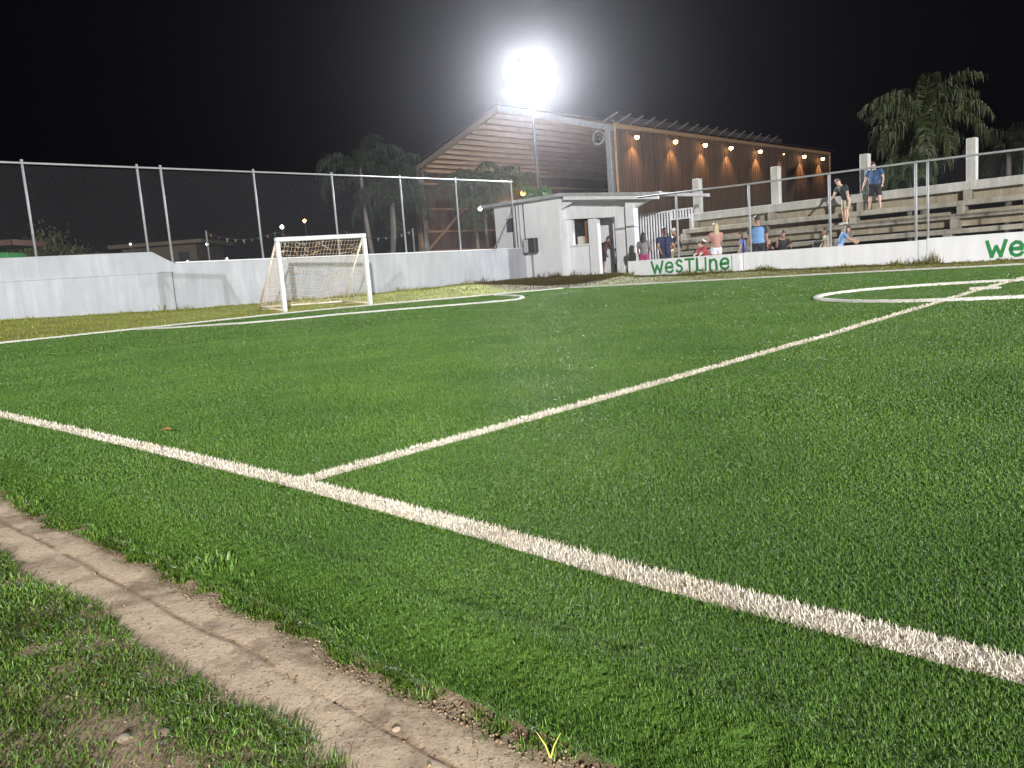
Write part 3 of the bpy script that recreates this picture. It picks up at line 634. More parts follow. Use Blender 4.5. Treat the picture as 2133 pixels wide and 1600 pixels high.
# ------------------------------------------------------------------ goal
gp = [G(590, 651), G(771, 635), G(528, 654), G(705, 636)]
GU, GV0, GV1 = -19.55, gp[0][1], gp[1][1]+.05
t = field_thing('football_goal', 'white football goal with a sagging orange and white net', 'goal')
GH = 2.0; ZB = .01
def P3(u, v, z): return (u, v, z)
uL, uR = gp[0][0]+.1, gp[1][0]-.05
for nm, u, v in (('post', uL, GV0), ('post', uR, GV1)):
    p = MB(); p.box(u-.06, u+.06, v-.06, v+.06, ZB, GH-.062); p.build(nm, PVC, t, bevel=.02)
p = MB(); p.hexa([(uL-.06, GV0-.06, GH-.06), (uL+.06, GV0-.06, GH-.06), (uR+.06, GV1+.06, GH-.06), (uR-.06, GV1+.06, GH-.06), (uL-.06, GV0-.06, GH+.06), (uL+.06, GV0-.06, GH+.06), (uR+.06, GV1+.06, GH+.06), (uR-.06, GV1+.06, GH+.06)]); p.build('crossbar', PVC, t, bevel=.02)
uB0, uB1 = uL-1.35, uR-1.35; zb0 = float(verge_z(np.array(uB0), np.array(GV0)))+.06; zb1 = float(verge_z(np.array(uB1), np.array(GV1)))+.06
FRAME = mat('rusty_goal_frame', (.76, .73, .70), .6, 0, (.66, .52, .38), 3)
for u, ub, v, zb in ((uL, uB0, GV0, zb0), (uR, uB1, GV1, zb1)):
    p = MB(); p.tube([(u-.05, v, GH-.05), (ub, v, zb)], .026, 8); p.build('back_stay', FRAME, t, True)
    p = MB(); p.tube([(u-.06, v, ZB+.05), (ub, v, zb)], .024, 8); p.build('ground_bar', FRAME, t, True)
p = MB(); p.tube([(uB0, GV0, zb0), (uB1, GV1, zb1)], .026, 8); p.build('rear_bar', FRAME, t, True)
net = MB(); NC = 26; NR = 20; R = .0048
def back_pt(a, b):   # a across, b from the bar down the back
    u_t, v_t = uL+(uR-uL)*a, GV0+(GV1-GV0)*a; ub = uB0+(uB1-uB0)*a; zb = zb0+(zb1-zb0)*a
    x = u_t-.06+(ub-u_t)*b; z = GH+(zb-GH)*b
    sag = .16*sin(pi*a)*sin(pi*b)+.04*sin(9*a+4*b)*sin(pi*b)
    return (x+sag*.5-.02, v_t+.03*sin(7*b+3*a)*sin(pi*a), z-sag+.02*sin(11*a+5*b))
for i in range(NC+1): net.tube([back_pt(i/NC, j/10) for j in range(11)], R, 3, False)
for j in range(1, NR): net.tube([back_pt(i/20, j/NR) for i in range(21)], R, 3, False)
for u, ub, v, zb in ((uL, uB0, GV0, zb0), (uR, uB1, GV1, zb1)):
    for k in range(1, 12):    # side panels: verticals and horizontals
        f = k/12; x = u+(ub-u)*f; ztop = GH+(zb-GH)*f
        net.tube([(x+.01*sin(3*q), v+.03*sin(q*1.3+k), ZB+.02+(ztop-ZB)*q/6) for q in range(7)], R, 3, False)
    for k in range(1, 16):
        z = k*GH/16; f = 1-(z-zb)/(GH-zb); f = min(max(f, .02), 1)
        net.tube([(u+(ub-u)*f*q/5, v+.03*sin(q*1.1+k*.7), z-.03*sin(pi*q/5)) for q in range(6)], R, 3, False)
for k in range(46):          # loose tangles near the bar and the ground
    a, b = random.random(), random.choice([random.uniform(.02, .22), random.uniform(.85, 1.0)]); q = np.array(back_pt(a, b))
    pts = [q + np.array([random.uniform(-.12, .2), random.uniform(-.15, .15), random.uniform(-.16, .06)])*s for s in (0, .5, .8, 1)]
    net.tube(pts, R*1.5, 3, False)
net.build('net', NETM, t, fix=False)

# ------------------------------------------------------------------ booth
t = field_thing('ticket_booth', 'white painted booth with a flat roof, serving window and open doorway', 'booth')
def bx(x0, x1, y0, y1, z0, z1): return MB().box(x0, x1, y0, y1, z0, z1)
B = MB()
B.box(-25.2, -21.5, VB, VB+2.9, -.2, 3.0)                   # closed left block
B.hexa([(-25.2, VB, 3.0), (-21.5, VB, 3.0), (-21.5, VB+2.9, 3.0), (-25.2, VB+2.9, 3.0), (-25.2, VB, 3.48), (-21.5, VB, 3.48), (-21.5, VB+2.9, 3.48), (-25.2, VB+2.9, 3.48)])
B.build('block', WHITE, t)
bk = MB(); bk.prism([(-21.5, 2.97), (-21.5, 3.45), (-20.38, 3.42), (-20.38, 3.36)], 'y', VB+.003, VB+.12); bk.build('bracket', WHITE, t)
VP = VB+.45
# porch front: lintel, window wall, pillars
lin = MB(); lin.prism([(-21.5, 2.60), (-19.003, 2.45), (-19.003, 2.86), (-21.5, 3.10)], 'y', VP-.12, VP+.22); lin.build('lintel', WHITE, t)
up_ = MB(); up_.prism([(-21.5, 3.10), (-18.2, 2.82), (-18.2, 3.14), (-21.5, 3.46)], 'y', VP+.12, VP+.24); up_.build('gable_panel', WHITE, t)
wl = MB()
wl.box(-21.5, -21.28, VP+.05, VP+.22, 0, 2.60); wl.box(-21.28, -20.32, VP+.05, VP+.22, .0, 1.50)
wl.build('window_wall', WHITE, t)
pl = MB(); pl.box(-21.45, -20.34, VP+.0, VP+.047, 0, .56); pl.build('plinth', WHITE, t, bevel=.01)
sl = MB(); sl.box(-21.34, -20.36, VP-.06, VP+.048, 1.46, 1.53); sl.build('counter', WHITE, t, bevel=.008)
pi1 = MB(); pi1.box(-20.32, -19.98, VP-.10, VP+.25, 0, 2.49); pi1.build('pillar', WHITE, t)
pi2 = MB(); pi2.box(-19.0, -18.48, VP-.10, VP+.25, 0, 2.80); pi2.build('pillar', WHITE, t)
pi3 = MB(); pi3.box(-18.30, -17.92, VB+.1, VB+.4, 0, 2.80); pi3.build('pillar', WHITE, t)
bk2 = MB(); bk2.prism([(-18.3, 2.78), (-17.95, 2.66), (-16.75, 3.06), (-16.75, 3.16), (-18.3, 3.2)], 'y', VB+.12, VB+.3); bk2.build('bracket', WHITE, t)
# inside the doorway: back wall with a dark door opening
bw = MB(); bw.box(-20.8, -20.05, VP+1.2, VP+1.3, 0, 2.75); bw.box(-20.05, -19.42, VP+1.2, VP+1.3, 2.55, 2.75); bw.box(-19.42, -19.05, VP+1.2, VP+1.3, 0, 2.75); bw.build('inner_wall', WHITE, t)
st = MB(); st.box(-20.05, -19.42, VP+1.15, VP+1.29, 0, .64); st.build('step', CONC, t)
fl = MB(); fl.box(-20.9, -19.05, VP-.15, VP+1.2, .1, .27); fl.build('floor', CONC, t)
dm = MB(); dm.box(-20.05, -19.75, VP+1.5, VP+1.56, .64, 2.55); dm.build('door', mat('brown_door', (.16, .10, .07), .6, 0, (.10, .06, .04), 4), t)
dk = MB(); dk.box(-21.4, -19.5, VP+2.3, VP+2.35, 0, 2.8); dk.build('unlit_rear_panel', DARK, t)  # near-black panel, unlit depth behind the doorway put into its colour
dk = MB(); dk.box(-21.27, -20.62, VP+.62, VP+.66, 0, 2.8); dk.build('unlit_rear_panel', DARK, t)  # added dark panel so the room behind the window looks unlit
dk = MB(); dk.box(-21.277, -21.25, VP+.221, VP+.66, 0, 2.75); dk.build('side_wall', DARK, t)  # added dark panel covering the bright block side, painted-in shade
it = MB(); it.box(-20.84, -20.56, VP+.34, VP+.56, 1.52, 2.46); it.build('shelf', mat('orange_wood', (.30, .13, .045), .6, 0, (.2, .08, .03), 8), t)
it = MB(); it.box(-21.2, -20.95, VP+.26, VP+.48, 1.50, 1.86); it.build('cabinet', mat('pale_box', (.55, .52, .46), .6), t, bevel=.01)
rf = MB()
def roof_pt(u): return 3.60-(max(u+21.0, 0)*.112)
for a, b in ((-25.6, -21.0), (-21.0, -16.4)):
    rf.hexa([(a, VB-.42, roof_pt(a)-.12), (b, VB-.42, roof_pt(b)-.12), (b, VB+3.2, roof_pt(b)-.12), (a, VB+3.2, roof_pt(a)-.12), (a, VB-.42, roof_pt(a)), (b, VB-.42, roof_pt(b)), (b, VB+3.2, roof_pt(b)), (a, VB+3.2, roof_pt(a))])
rf.build('roof', stained_paint('roof_slab_paint', (.52, .53, .55), (.2, .2, .2), .7), t)
fb = MB(); fb.hexa([(-20.95, VB-.36, roof_pt(-20.95)-.27), (-16.5, VB-.36, roof_pt(-16.5)-.25), (-16.5, VB-.28, roof_pt(-16.5)-.25), (-20.95, VB-.28, roof_pt(-20.95)-.27), (-20.95, VB-.36, roof_pt(-20.95)-.123), (-16.5, VB-.36, roof_pt(-16.5)-.123), (-16.5, VB-.28, roof_pt(-16.5)-.123), (-20.95, VB-.28, roof_pt(-20.95)-.123)]); fb.build('fascia', WHITE, t)
wn = MB(); wn.box(-24.5, -24.05, VB-.02, VB-.003, 2.33, 2.92); wn.build('window', mat('dark_glass', (.05, .05, .07), .2, 0), t)
for u in (-23.9, -23.72, -23.45):
    c = MB(); c.tube([(u, VB-.025, 1.62), (u-.01, VB-.025, 3.46)], .022, 6); c.build('conduit', BLACKM if u != -23.72 else GREYM, t, True)
# louvred electrical box on its own thin post
e = field_thing('electrical_box', 'black louvred electrical box on a thin post in front of the booth wall', 'electrical box', -22.85, VB-.35, .3)
b = MB(); b.box(-.30, .30, -.12, .12, 1.05, 1.66); b.build('case', BLACKM, e, bevel=.015)
b = MB()
for k in range(5): b.box(-.295+.05*k, -.27+.05*k, -.15, -.122, 1.08, 1.62)
b.build('louvre', mat('pale_slat', (.5, .5, .52), .6), e)
b = MB(); b.tube([(.05, 0, -.05), (.05, 0, 1.05)], .018, 8); b.build('post', GREYM, e, True)
b = MB(); b.tube([(-.3, .02, 1.60), (-.85, .30, 1.62)], .012, 6); b.tube([(-.3, .02, 1.30), (-.85, .30, 1.32)], .012, 6); b.build('pipe', GREYM, e, True)

# ------------------------------------------------------------------ low advertising wall with lettering
def lettering(seg, u0_, z0, h, adv, text, slope, th):
    """hand-painted strokes as flat ribbons 3 mm proud of the wall"""
    G_ = {'W': [[(0, 1), (.27, 0)], [(.25, .02), (.5, .66)], [(.5, .66), (.75, .02)], [(.73, 0), (1, 1)]],
          'e': [[(.08, .42), (.92, .44), (.9, .62), (.72, .80), (.45, .84), (.18, .70), (.06, .42), (.16, .14), (.45, .0), (.75, .05), (.92, .18)]],
          's': [[(.85, .82), (.6, .96), (.28, .92), (.14, .74), (.3, .56), (.7, .46), (.88, .28), (.72, .06), (.4, 0), (.1, .12)]],
          'T': [[(0, .98), (1, .98)], [(.5, .98), (.5, 0)]], 'L': [[(.15, 1), (.15, .03), (.9, .03)]],
          'i': [[(.5, .80), (.5, 0)], [(.5, .98), (.5, .93)]], 'n': [[(.1, .82), (.1, 0)], [(.1, .5), (.3, .76), (.6, .82), (.84, .66), (.88, 0)]]}
    wd = {'W': 1.1, 'e': .85, 's': .75, 'T': .85, 'L': .62, 'i': .35, 'n': .8}
    m = MB(); x = u0_
    for ch in text:
        w_ = wd[ch]*adv
        for stroke in G_[ch]:
            pts = [(x+.04+p[0]*(w_-.08), z0+slope*(x-u0_)+p[1]*h) for p in stroke]; n = len(pts); vs = []
            for i in range(n):
                a, b_ = np.array(pts[max(i-1, 0)]), np.array(pts[min(i+1, n-1)]); d = (b_-a)/np.linalg.norm(b_-a); nn = np.array([-d[1], d[0]])*th/2*random.uniform(.9, 1.1)
                e0 = (-d*th*.3 if i == 0 else d*th*.3 if i == n-1 else d*0); p = np.array(pts[i])+e0
                if 0 < i < n-1:
                    d1 = p-a; d2 = b_-p; c = abs(d1@d2)/(np.linalg.norm(d1)*np.linalg.norm(d2)+1e-9); nn = nn/max(.6, sqrt((1+c)/2))
                vs += [(p[0]+nn[0], 0, p[1]+nn[1]), (p[0]-nn[0], 0, p[1]-nn[1])]
            m.add([(a, VL-.004-.0002*(len(m.v) % 9), c) for a, _, c in vs], [(2*i, 2*i+1, 2*i+3, 2*i+2) for i in range(n-1)])
        x += w_
    return m.build('lettering', GREENP, seg, fix=False)
segs = [(-15.5, -11.43, .685, .665, 'low white wall section painted with a green word, beside the booth'),
        (-11.40, -6.62, .675, .635, 'plain low white wall section in the middle, below the bleachers'),
        (-6.42, 14.0, .675, .61, 'low white wall section at the right edge with larger green letters')]
for i, (a, b, z0, z1, lb) in enumerate(segs):
    t = field_thing('low_wall', lb, 'wall', group='low white walls in front of the bleachers')
    if i == 2: z1 = z0+(z1-z0)*(b-a)/2.3*.25
    w = MB(); w.hexa([(a, VL, -.2), (b, VL, -.2), (b, VL+.16, -.2), (a, VL+.16, -.2), (a, VL, z0), (b, VL, z1), (b, VL+.16, z1), (a, VL+.16, z0)]); w.build('wall', WHITE, t, bevel=.01)
    if i == 0:
        lettering(t, -14.62, .235, .375, .455, 'WesTLine', 0, .074)
        p = MB(); p.box(b-.30, b-.05, VL-.06, VL-.003, -.1, z1-.02); p.build('pier', WHITE, t)
    if i == 1:
        p = MB(); p.box(b+.005, b+.19, VL-.02, VL+.18, -.1, z1+.01); p.build('pier', WHITE, t)
    if i == 2: lettering(t, -5.13, .115, .375, .43, 'WesTLine', 0, .08)
t = field_thing('chain_link_fence', 'chain link fence with a long grey top rail along the low wall before the bleachers', 'fence')
def railz(u): return np.interp(u, [-15.2, -11.2, -6.7, -4.35, 8], [2.68, 2.61, 2.575, 2.53, 2.45])
for u in (-13.62, -11.2, -8.87, -6.70, -6.42, -4.33, -2.0, .4):
    p = MB(); p.tube([(u, VL+.09, .55), (u, VL+.09, float(railz(u))+.03)], .034 if u != -6.42 else .028, 10); p.build('post', GALV, t, True)
p = MB(); p.tube([(u, VL+.05, float(railz(u))) for u in (-15.0, -11.2, -6.7, -4.35, 2)], .028, 8); p.build('top_rail', GALV, t, True)
vs, fs = chain_mesh(-15.2, 1, lambda q: .68, 2.52, .085, .0014)
p = MB(); p.add([(x, VL+.11+y, z) for x, y, z in vs], fs); p.build('wire_mesh', WIRE, t, fix=False)

# ------------------------------------------------------------------ bleachers
t = field_thing('bleachers', 'grey concrete bleachers with stepped seats and tall square columns', 'bleachers')
UA, UBR = -18.15, 4.0
rows = [(30.40, 2.46, .30), (29.65, 1.82, .17), (28.90, 1.39, .16), (28.15, .91, .16), (27.40, .46, .15)]   # front edge v, top z, slab thickness
COLU = [-18.05, -14.55, -11.12, -7.63, -4.15, -.7, 2.8]
for k, (v, z, th) in enumerate(rows):
    p = MB(); vend = v+.80 if k else v+.45
    cuts = [UA+.1*k] + [c+random.uniform(-.2, .2) for c in COLU[1:-1]] + [UBR]
    for a, b in zip(cuts[:-1], cuts[1:]): p.box(a+.003, b-.003, v+random.uniform(0, .012), vend, z-th, z+random.uniform(-.006, .006))
    p.build('seat_slab' if k else 'back_ledge', CONC if k else CONCW, t, bevel=.012)
    zlow = rows[k+1][1] if k < 4 else 0.0
    gap_ = z-th-zlow; ra_, rb_ = [(0, 1), (0, .42), (.30, 1), (0, .60), (0, 1)][k]
    p = MB(); p.box(UA+.25, UBR, v+.42, v+.50, zlow-.02+gap_*ra_, zlow+gap_*rb_-.002); p.build('riser', CONCR, t)
    for c in COLU:
        p = MB(); p.box(c-.13, c+.13, v+.03, v+.418, zlow+.003, z-th-.003); p.build('support_block', CONC, t, bevel=.01)
for c in COLU:
    p = MB(); p.box(c-.15, c+.15, 30.86, 31.16, 2.10, 3.91+random.uniform(-.03, .02)); p.build('column', CONCW, t, bevel=.015)
p = MB(); p.box(UA-.25, UBR, 23.2, 27.4, -.12, .02); o = p.build('walkway', CONC); o.location = (0, 0, 0); o.rotation_euler = (0, 0, FROT); tag(o, kind='structure')
# gate and rail
t = field_thing('metal_gate', 'white metal bar gate between the booth and the bleachers', 'gate')
for z in (.2, 2.56):
    p = MB(); p.box(-20.0, -18.22, 29.0, 29.05, z, z+.06); p.build('rail', WHITE, t)
for k in range(14):
    p = MB(); p.box(-19.97+k*.133, -19.92+k*.133, 29.01, 29.04, .26, 2.56); p.build('bar', WHITE, t)
t = field_thing('guard_rail', 'short white railing beside the gate at the end of the back ledge', 'railing')
for z in (2.22, 2.58):
    p = MB(); p.box(-18.2, -17.2, 29.05, 29.09, z, z+.06); p.build('rail', WHITE, t)
p = MB(); p.box(-17.26, -17.2, 29.05, 29.09, 1.82, 2.219); p.build('post', WHITE, t)
for k in range(8):
    p = MB(); p.box(-18.19+k*.133, -18.14+k*.133, 29.05, 29.09, 2.28, 2.58); p.build('bar', WHITE, t)

# ------------------------------------------------------------------ big open shed behind
t = field_thing('open_shed', 'big brown timber shed with gable roof, open front and slatted side wall', 'shed')
SU0, SU1, SV0, SV1 = -40.3, -24.7, 34.6, 61.4; ZE, ZR = 7.75, 10.0; UM = (SU0+SU1)/2
for a, b, za, zb in ((SU0-.5, UM, ZE-.15, ZR), (UM, SU1+.45, ZR, ZE-.13)):
    p = MB(); p.hexa([(a, SV0-.4, za), (b, SV0-.4, zb), (b, SV1+.4, zb), (a, SV1+.4, za), (a, SV0-.4, za+.05), (b, SV0-.4, zb+.05), (b, SV1+.4, zb+.05), (a, SV1+.4, za+.05)]); p.build('roof', ROOFM if a > SU0 else ROOFM, t)
p = MB()
for k in range(13):     # purlins under the far slope
    f = k/12; u = SU0+(UM-SU0)*f; z = ZE+(ZR-ZE)*f-.10; p.box(u-.15, u+.15, SV0, SV1, z-.26, z)
for k in range(12):
    f = k/11; u = UM+(SU1-UM)*f; z = ZR+(ZE-ZR)*f-.14; p.box(u-.05, u+.05, SV0, SV1, z-.14, z)
p.build('purlins', WOODP, t)
p = MB()
for u0_, u1_, z0, z1 in ((SU0, UM, ZE-.05, ZR-.05), (UM, SU1, ZR-.05, ZE-.05)): p.add([(u0_, SV0, z0), (u1_, SV0, z1), (u1_, SV1, z1), (u0_, SV1, z0)], [(0, 1, 2, 3)])
p.build('ceiling_boards', WOODB, t, fix=False)
for a, b, za, zb, m_ in ((SU0-.3, UM, ZE-.22, ZR-.02, WOODB), (UM, SU1+.1, ZR-.02, ZE-.22, GREYM)):
    p = MB(); p.hexa([(a, SV0-.25, za-.32), (b, SV0-.25, zb-.32), (b, SV0-.1, zb-.32), (a, SV0-.1, za-.32), (a, SV0-.25, za), (b, SV0-.25, zb), (b, SV0-.1, zb), (a, SV0-.1, za)])
    p.build('rake_beam', m_, t)
for c in (SU1-.35, SU0+.3):
    p = MB(); p.box(c-.16, c+.16, SV0-.2, SV0+.15, 0, ZE-.3); p.build('column', GREYM, t, bevel=.02)
p = MB(); p.tube([(SU1+.06, SV0-.12, 0), (SU1+.06, SV0-.12, 7.7)], .07, 8); p.build('corner_post', TIMBL, t)
p = MB(); p.tube([(SU1+.06, SV1+.12, 0), (SU1+.06, SV1+.12, 7.6)], .07, 8); p.build('corner_post', TIMBL, t)
p = MB(); nsl = 190
for k in range(nsl):    # slatted right side wall
    v = SV0 + (SV1-SV0)*k/nsl; p.box(SU1-.02, SU1+.02+.012*(k % 2), v, v+.105, 1.2+.05*random.random(), ZE-.35)
p.build('side_wall', WOODS, t, fix=False)
p = MB()
for z in (2.2, 4.0, 5.8, 7.3): p.box(SU1-.12, SU1-.025, SV0, SV1, z, z+.12)
p.build('wall_rails', WOODB, t)
p = MB(); p.box(SU1+.04, SU1+.12, SV0-.1, SV1+.1, ZE-.34, ZE-.14); p.build('eave_board', TIMBL, t)
for k in range(17):     # leaning roof struts standing along the eave
    v = SV0-1.2+k*1.12; p = MB(); p.tube([(SU1+.2, v, ZE-.12), (SU1+.2, v+1.25, ZE+.42)], .035, 6); p.build('roof_strut', GREYM, t)
p = MB(); p.box(SU1+.02, SU1+.10, SV0-.3, 53.5, ZE-.10, ZE+.30); p.build('eave_panel', mat('dark_panel', (.07, .045, .045), .8, 0, (.04, .03, .03), 2), t)
p = MB(); nsl = 150
for k in range(nsl):    # slatted left wall seen from inside
    v = SV0 + .2 + (SV1-SV0)*.8*k/nsl; p.box(SU0-.02, SU0+.02+.01*(k % 2), v, v+.10, .5, 7.55)
p.build('side_wall', WOODS, t, fix=False)
p = MB()
for z in (2.3, 3.55, 5.0, 6.6): p.box(SU0+.035, SU0+.13, SV0+.1, SV1*.9, z, z+.12)
p.build('wall_rails', TIMBL, t)
p = MB(); p.tube([(SU0+.2, SV0+.1, 2.3), (SU0+.2, SV0+4.4, 5.6)], .09, 6); p.build('brace', TIMBL, t)
p = MB(); p.box(SU0-.05, SU0+.22, SV0-.3, SV0-.02, 0, 5.6); p.build('front_post', TIMBL, t)
p = MB(); p.box(SU0, SU1, SV1-.1, SV1, 0, ZE-.2); p.build('end_wall', WOODB, t)

e = field_thing('round_fan', 'round grey fan mounted at the top of the shed corner column', 'fan', SU1-.75, SV0-.42, 7.05)
b = MB(); a_ = np.linspace(0, 2*pi, 25); b.tube([(.34*cos(q), 0, .34*sin(q)) for q in a_], .05, 6); b.build('ring', GREYM, e, True)
for k in range(4):
    q = pi/4+k*pi/2; b = MB(); b.hexa([(.05*cos(q-.5), -.03, .05*sin(q-.5)), (.30*cos(q-.25), -.05, .30*sin(q-.25)), (.30*cos(q-.25), -.04, .30*sin(q-.25)), (.05*cos(q-.5), -.02, .05*sin(q-.5)), (.05*cos(q+.5), .03, .05*sin(q+.5)), (.30*cos(q+.3), .05, .30*sin(q+.3)), (.30*cos(q+.3), .06, .30*sin(q+.3)), (.05*cos(q+.5), .04, .05*sin(q+.5))]); b.build('blade', BLACKM, e)
b = MB(); b.tube([(0, -.08, 0), (0, .16, 0)], .07, 8); b.build('hub', BLACKM, e, True)
b = MB(); b.tube([(.3, .05, -.1), (.42, .2, -.1)], .03, 6); b.build('bracket', GREYM, e)
lampgroup = 'warm wall lamps along the shed wall'
ords = ['first (leftmost)', 'second', 'third', 'fourth', 'fifth', 'sixth', 'seventh', 'eighth (rightmost)']
lamp_v = [35.99, 39.71, 42.9, 45.95, 49.76, 53.15, 56.39, 59.58]
for k, v in enumerate(lamp_v):
    dim = k == 5
    lb = ('dim orange wall lamp, sixth from the left on the slatted shed wall' if dim else f'glowing warm wall lamp, {ords[k]} of eight on the slatted shed wall')
    e = field_thing('wall_lamp', lb, 'lamp', SU1+.05, v, 7.03, group=lampgroup)
    m = MB(); m.tube([(0, 0, .12), (.16, 0, .16), (.30, 0, .06)], .018, 6); m.box(-.005, .02, -.05, .05, .04, .2); m.build('bracket', BLACKM, e, True)
    m = MB(); m.tube([(.30, 0, .10), (.30, 0, .03)], [.05, .13], 12); m.build('shade', BLACKM, e, True)
    m = MB(); m.ball((.30, 0, -.03), .05 if dim else .115, 12, 8); m.build('bulb', WARMDIM if dim else WARM, e, True)
    L = bpy.data.lights.new('lamp_glow', 'SPOT'); L.energy = (80 if dim else 300); L.color = (1.0, .50, .17); L.shadow_soft_size = .06; L.spot_size = radians(92); L.spot_blend = .8
    lo = link(bpy.data.objects.new('lamp_glow', L)); lo.parent = e; lo.location = (.30, 0, -.17); lo.rotation_euler = (0, radians(8), 0)
def hanging(label, px, Y, r, m, pw, colr, cord=1.2):
    d = ray(*px); P = CAM + d*(Y/d[1])
    e = thing('hanging_lamp', label, 'lamp', tuple(P)); b = MB(); b.ball((0, 0, 0), r, 12, 8); b.build('bulb', m, e, True)
    b = MB(); b.tube([(0, 0, r*.9), (0, 0, cord)], .012, 6); b.build('cord', BLACKM, e)
    b = MB(); b.tube([(0, 0, r*1.5), (0, 0, r*.75)], [.03, r*1.15], 10); b.build('shade', BLACKM, e)
    if pw:
        L = bpy.data.lights.new('lamp_glow', 'POINT'); L.energy = pw; L.color = colr; L.shadow_soft_size = r*1.2
        lo = link(bpy.data.objects.new('lamp_glow', L)); lo.parent = e; lo.location = (0, 0, -r-.12)
hanging('left orange lamp glowing beyond the bright palm above the booth roof', (1090, 402), 46, .15, ORANGE, 260, (1, .42, .12))
hanging('right orange lamp glowing beyond the bright palm above the booth roof', (1106, 404), 46.5, .17, ORANGE, 260, (1, .42, .12))
hanging('small white lamp hanging left of the booth in front of the palms', (1000, 435), 38, .09, COOL, 8, (1, .95, .8), .6)
hanging('bright warm lamp seen through the slats under the first wall lamp', (1313, 306), 48, .16, WARM, 300, (1, .6, .25))
hanging('lower warm lamp seen through the slats near the shed column', (1325, 365), 48.5, .13, COOL, 120, (1, .75, .4))

# ------------------------------------------------------------------ palms and other plants
def palm(name, label, px_base, Y, height, trunks, nf, flen, mat_, droop=1.0, leaf=.55, lw=.03, seed=1, trunk_r=.12, group=None, elev=(8, 85)):
    rnd = random.Random(seed); d = ray(*px_base); P = CAM + d*(Y/d[1]); base = (P[0], P[1], 0)
    t = thing(name, label, 'palm tree', base, 0, group)
    cr = MB(); 
    for (ox, oy, hh, lean) in trunks:
        top = np.array([ox+lean[0], oy+lean[1], height*hh])
        tr = MB(); pts = [np.array([ox, oy, 0])*(1-f)+top*f + np.array([lean[0]*.3*sin(pi*f), 0, 0]) for f in np.linspace(0, 1, 9)]
        tr.tube(pts, [trunk_r*(1.25-.45*f+.03*sin(40*f)) for f in np.linspace(0, 1, 9)], 10); tr.build('trunk', TRUNK, t, True)
        for k in range(nf):
            az = 2*pi*k/nf*2.4+rnd.uniform(-.3, .3); el = radians(rnd.uniform(*elev)); L = flen*rnd.uniform(.75, 1.1)
            n = 14; p = top.copy(); pts = [p.copy()]; ang = el
            for i in range(n):
                p = p + np.array([cos(az)*cos(ang), sin(az)*cos(ang), sin(ang)])*L/n; ang -= droop*(.10+.14*i/n)*rnd.uniform(.8, 1.2); pts.append(p.copy())
            cr.tube(pts, [.03*(1-.8*i/n)*max(flen/2.5, .5) for i in range(n+1)], 4)
            side = np.array([-sin(az), cos(az), 0])
            for i in range(2*n):
                f = (i+.5)/(2*n)*n; a = pts[int(f)]; b = pts[min(int(f)+1, n)]; q = a+(b-a)*(f-int(f))
                if f < 1.2: continue
                tg = (b-a)/np.linalg.norm(b-a)
                for s in (-1, 1):
                    for rep in range(2):
                        ll = leaf*(.55+.6*sin(pi*min(f/n, .95)))*rnd.uniform(.7, 1.15)
                        d1 = side*s*rnd.uniform(.35, .8)+tg*rnd.uniform(.2, .6)+np.array([0, 0, rnd.uniform(-.3, .25)]); d1 /= np.linalg.norm(d1)
                        m_ = q + d1*ll*.42; e_ = m_ + (d1*.22 + np.array([rnd.uniform(-.1, .1), rnd.uniform(-.1, .1), -1.0*droop]))*ll*.62
                        w = tg*lw/2 + np.array([rnd.uniform(-.3, .3), rnd.uniform(-.3, .3), 0])*lw
                        cr.add([q-w*.6, q+w*.6, m_+w, m_-w, e_], [(0, 1, 2, 3), (3, 2, 4)])
    cr.build('crown', mat_, t, fix=False)
    return t
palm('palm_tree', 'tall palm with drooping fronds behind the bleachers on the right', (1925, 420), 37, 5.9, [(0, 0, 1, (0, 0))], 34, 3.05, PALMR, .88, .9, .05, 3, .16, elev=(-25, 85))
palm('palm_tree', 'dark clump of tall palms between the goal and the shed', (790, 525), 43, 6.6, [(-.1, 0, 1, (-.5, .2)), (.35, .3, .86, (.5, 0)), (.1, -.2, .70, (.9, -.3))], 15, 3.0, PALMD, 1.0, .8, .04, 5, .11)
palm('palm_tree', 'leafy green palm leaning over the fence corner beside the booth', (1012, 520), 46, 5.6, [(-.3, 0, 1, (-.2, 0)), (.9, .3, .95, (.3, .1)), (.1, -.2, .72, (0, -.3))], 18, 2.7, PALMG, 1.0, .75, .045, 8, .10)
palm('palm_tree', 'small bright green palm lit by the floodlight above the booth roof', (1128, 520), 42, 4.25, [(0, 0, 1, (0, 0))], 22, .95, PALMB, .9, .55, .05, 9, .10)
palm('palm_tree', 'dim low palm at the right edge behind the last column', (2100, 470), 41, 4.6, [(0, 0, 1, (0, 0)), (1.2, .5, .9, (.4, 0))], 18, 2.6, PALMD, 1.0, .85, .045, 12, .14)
palm('palm_tree', 'young drooping palm below the tall one behind the back ledge', (1895, 470), 35.5, 3.6, [(0, 0, 1, (0, 0))], 16, 1.7, PALMG, 1.1, .8, .045, 15, .10)
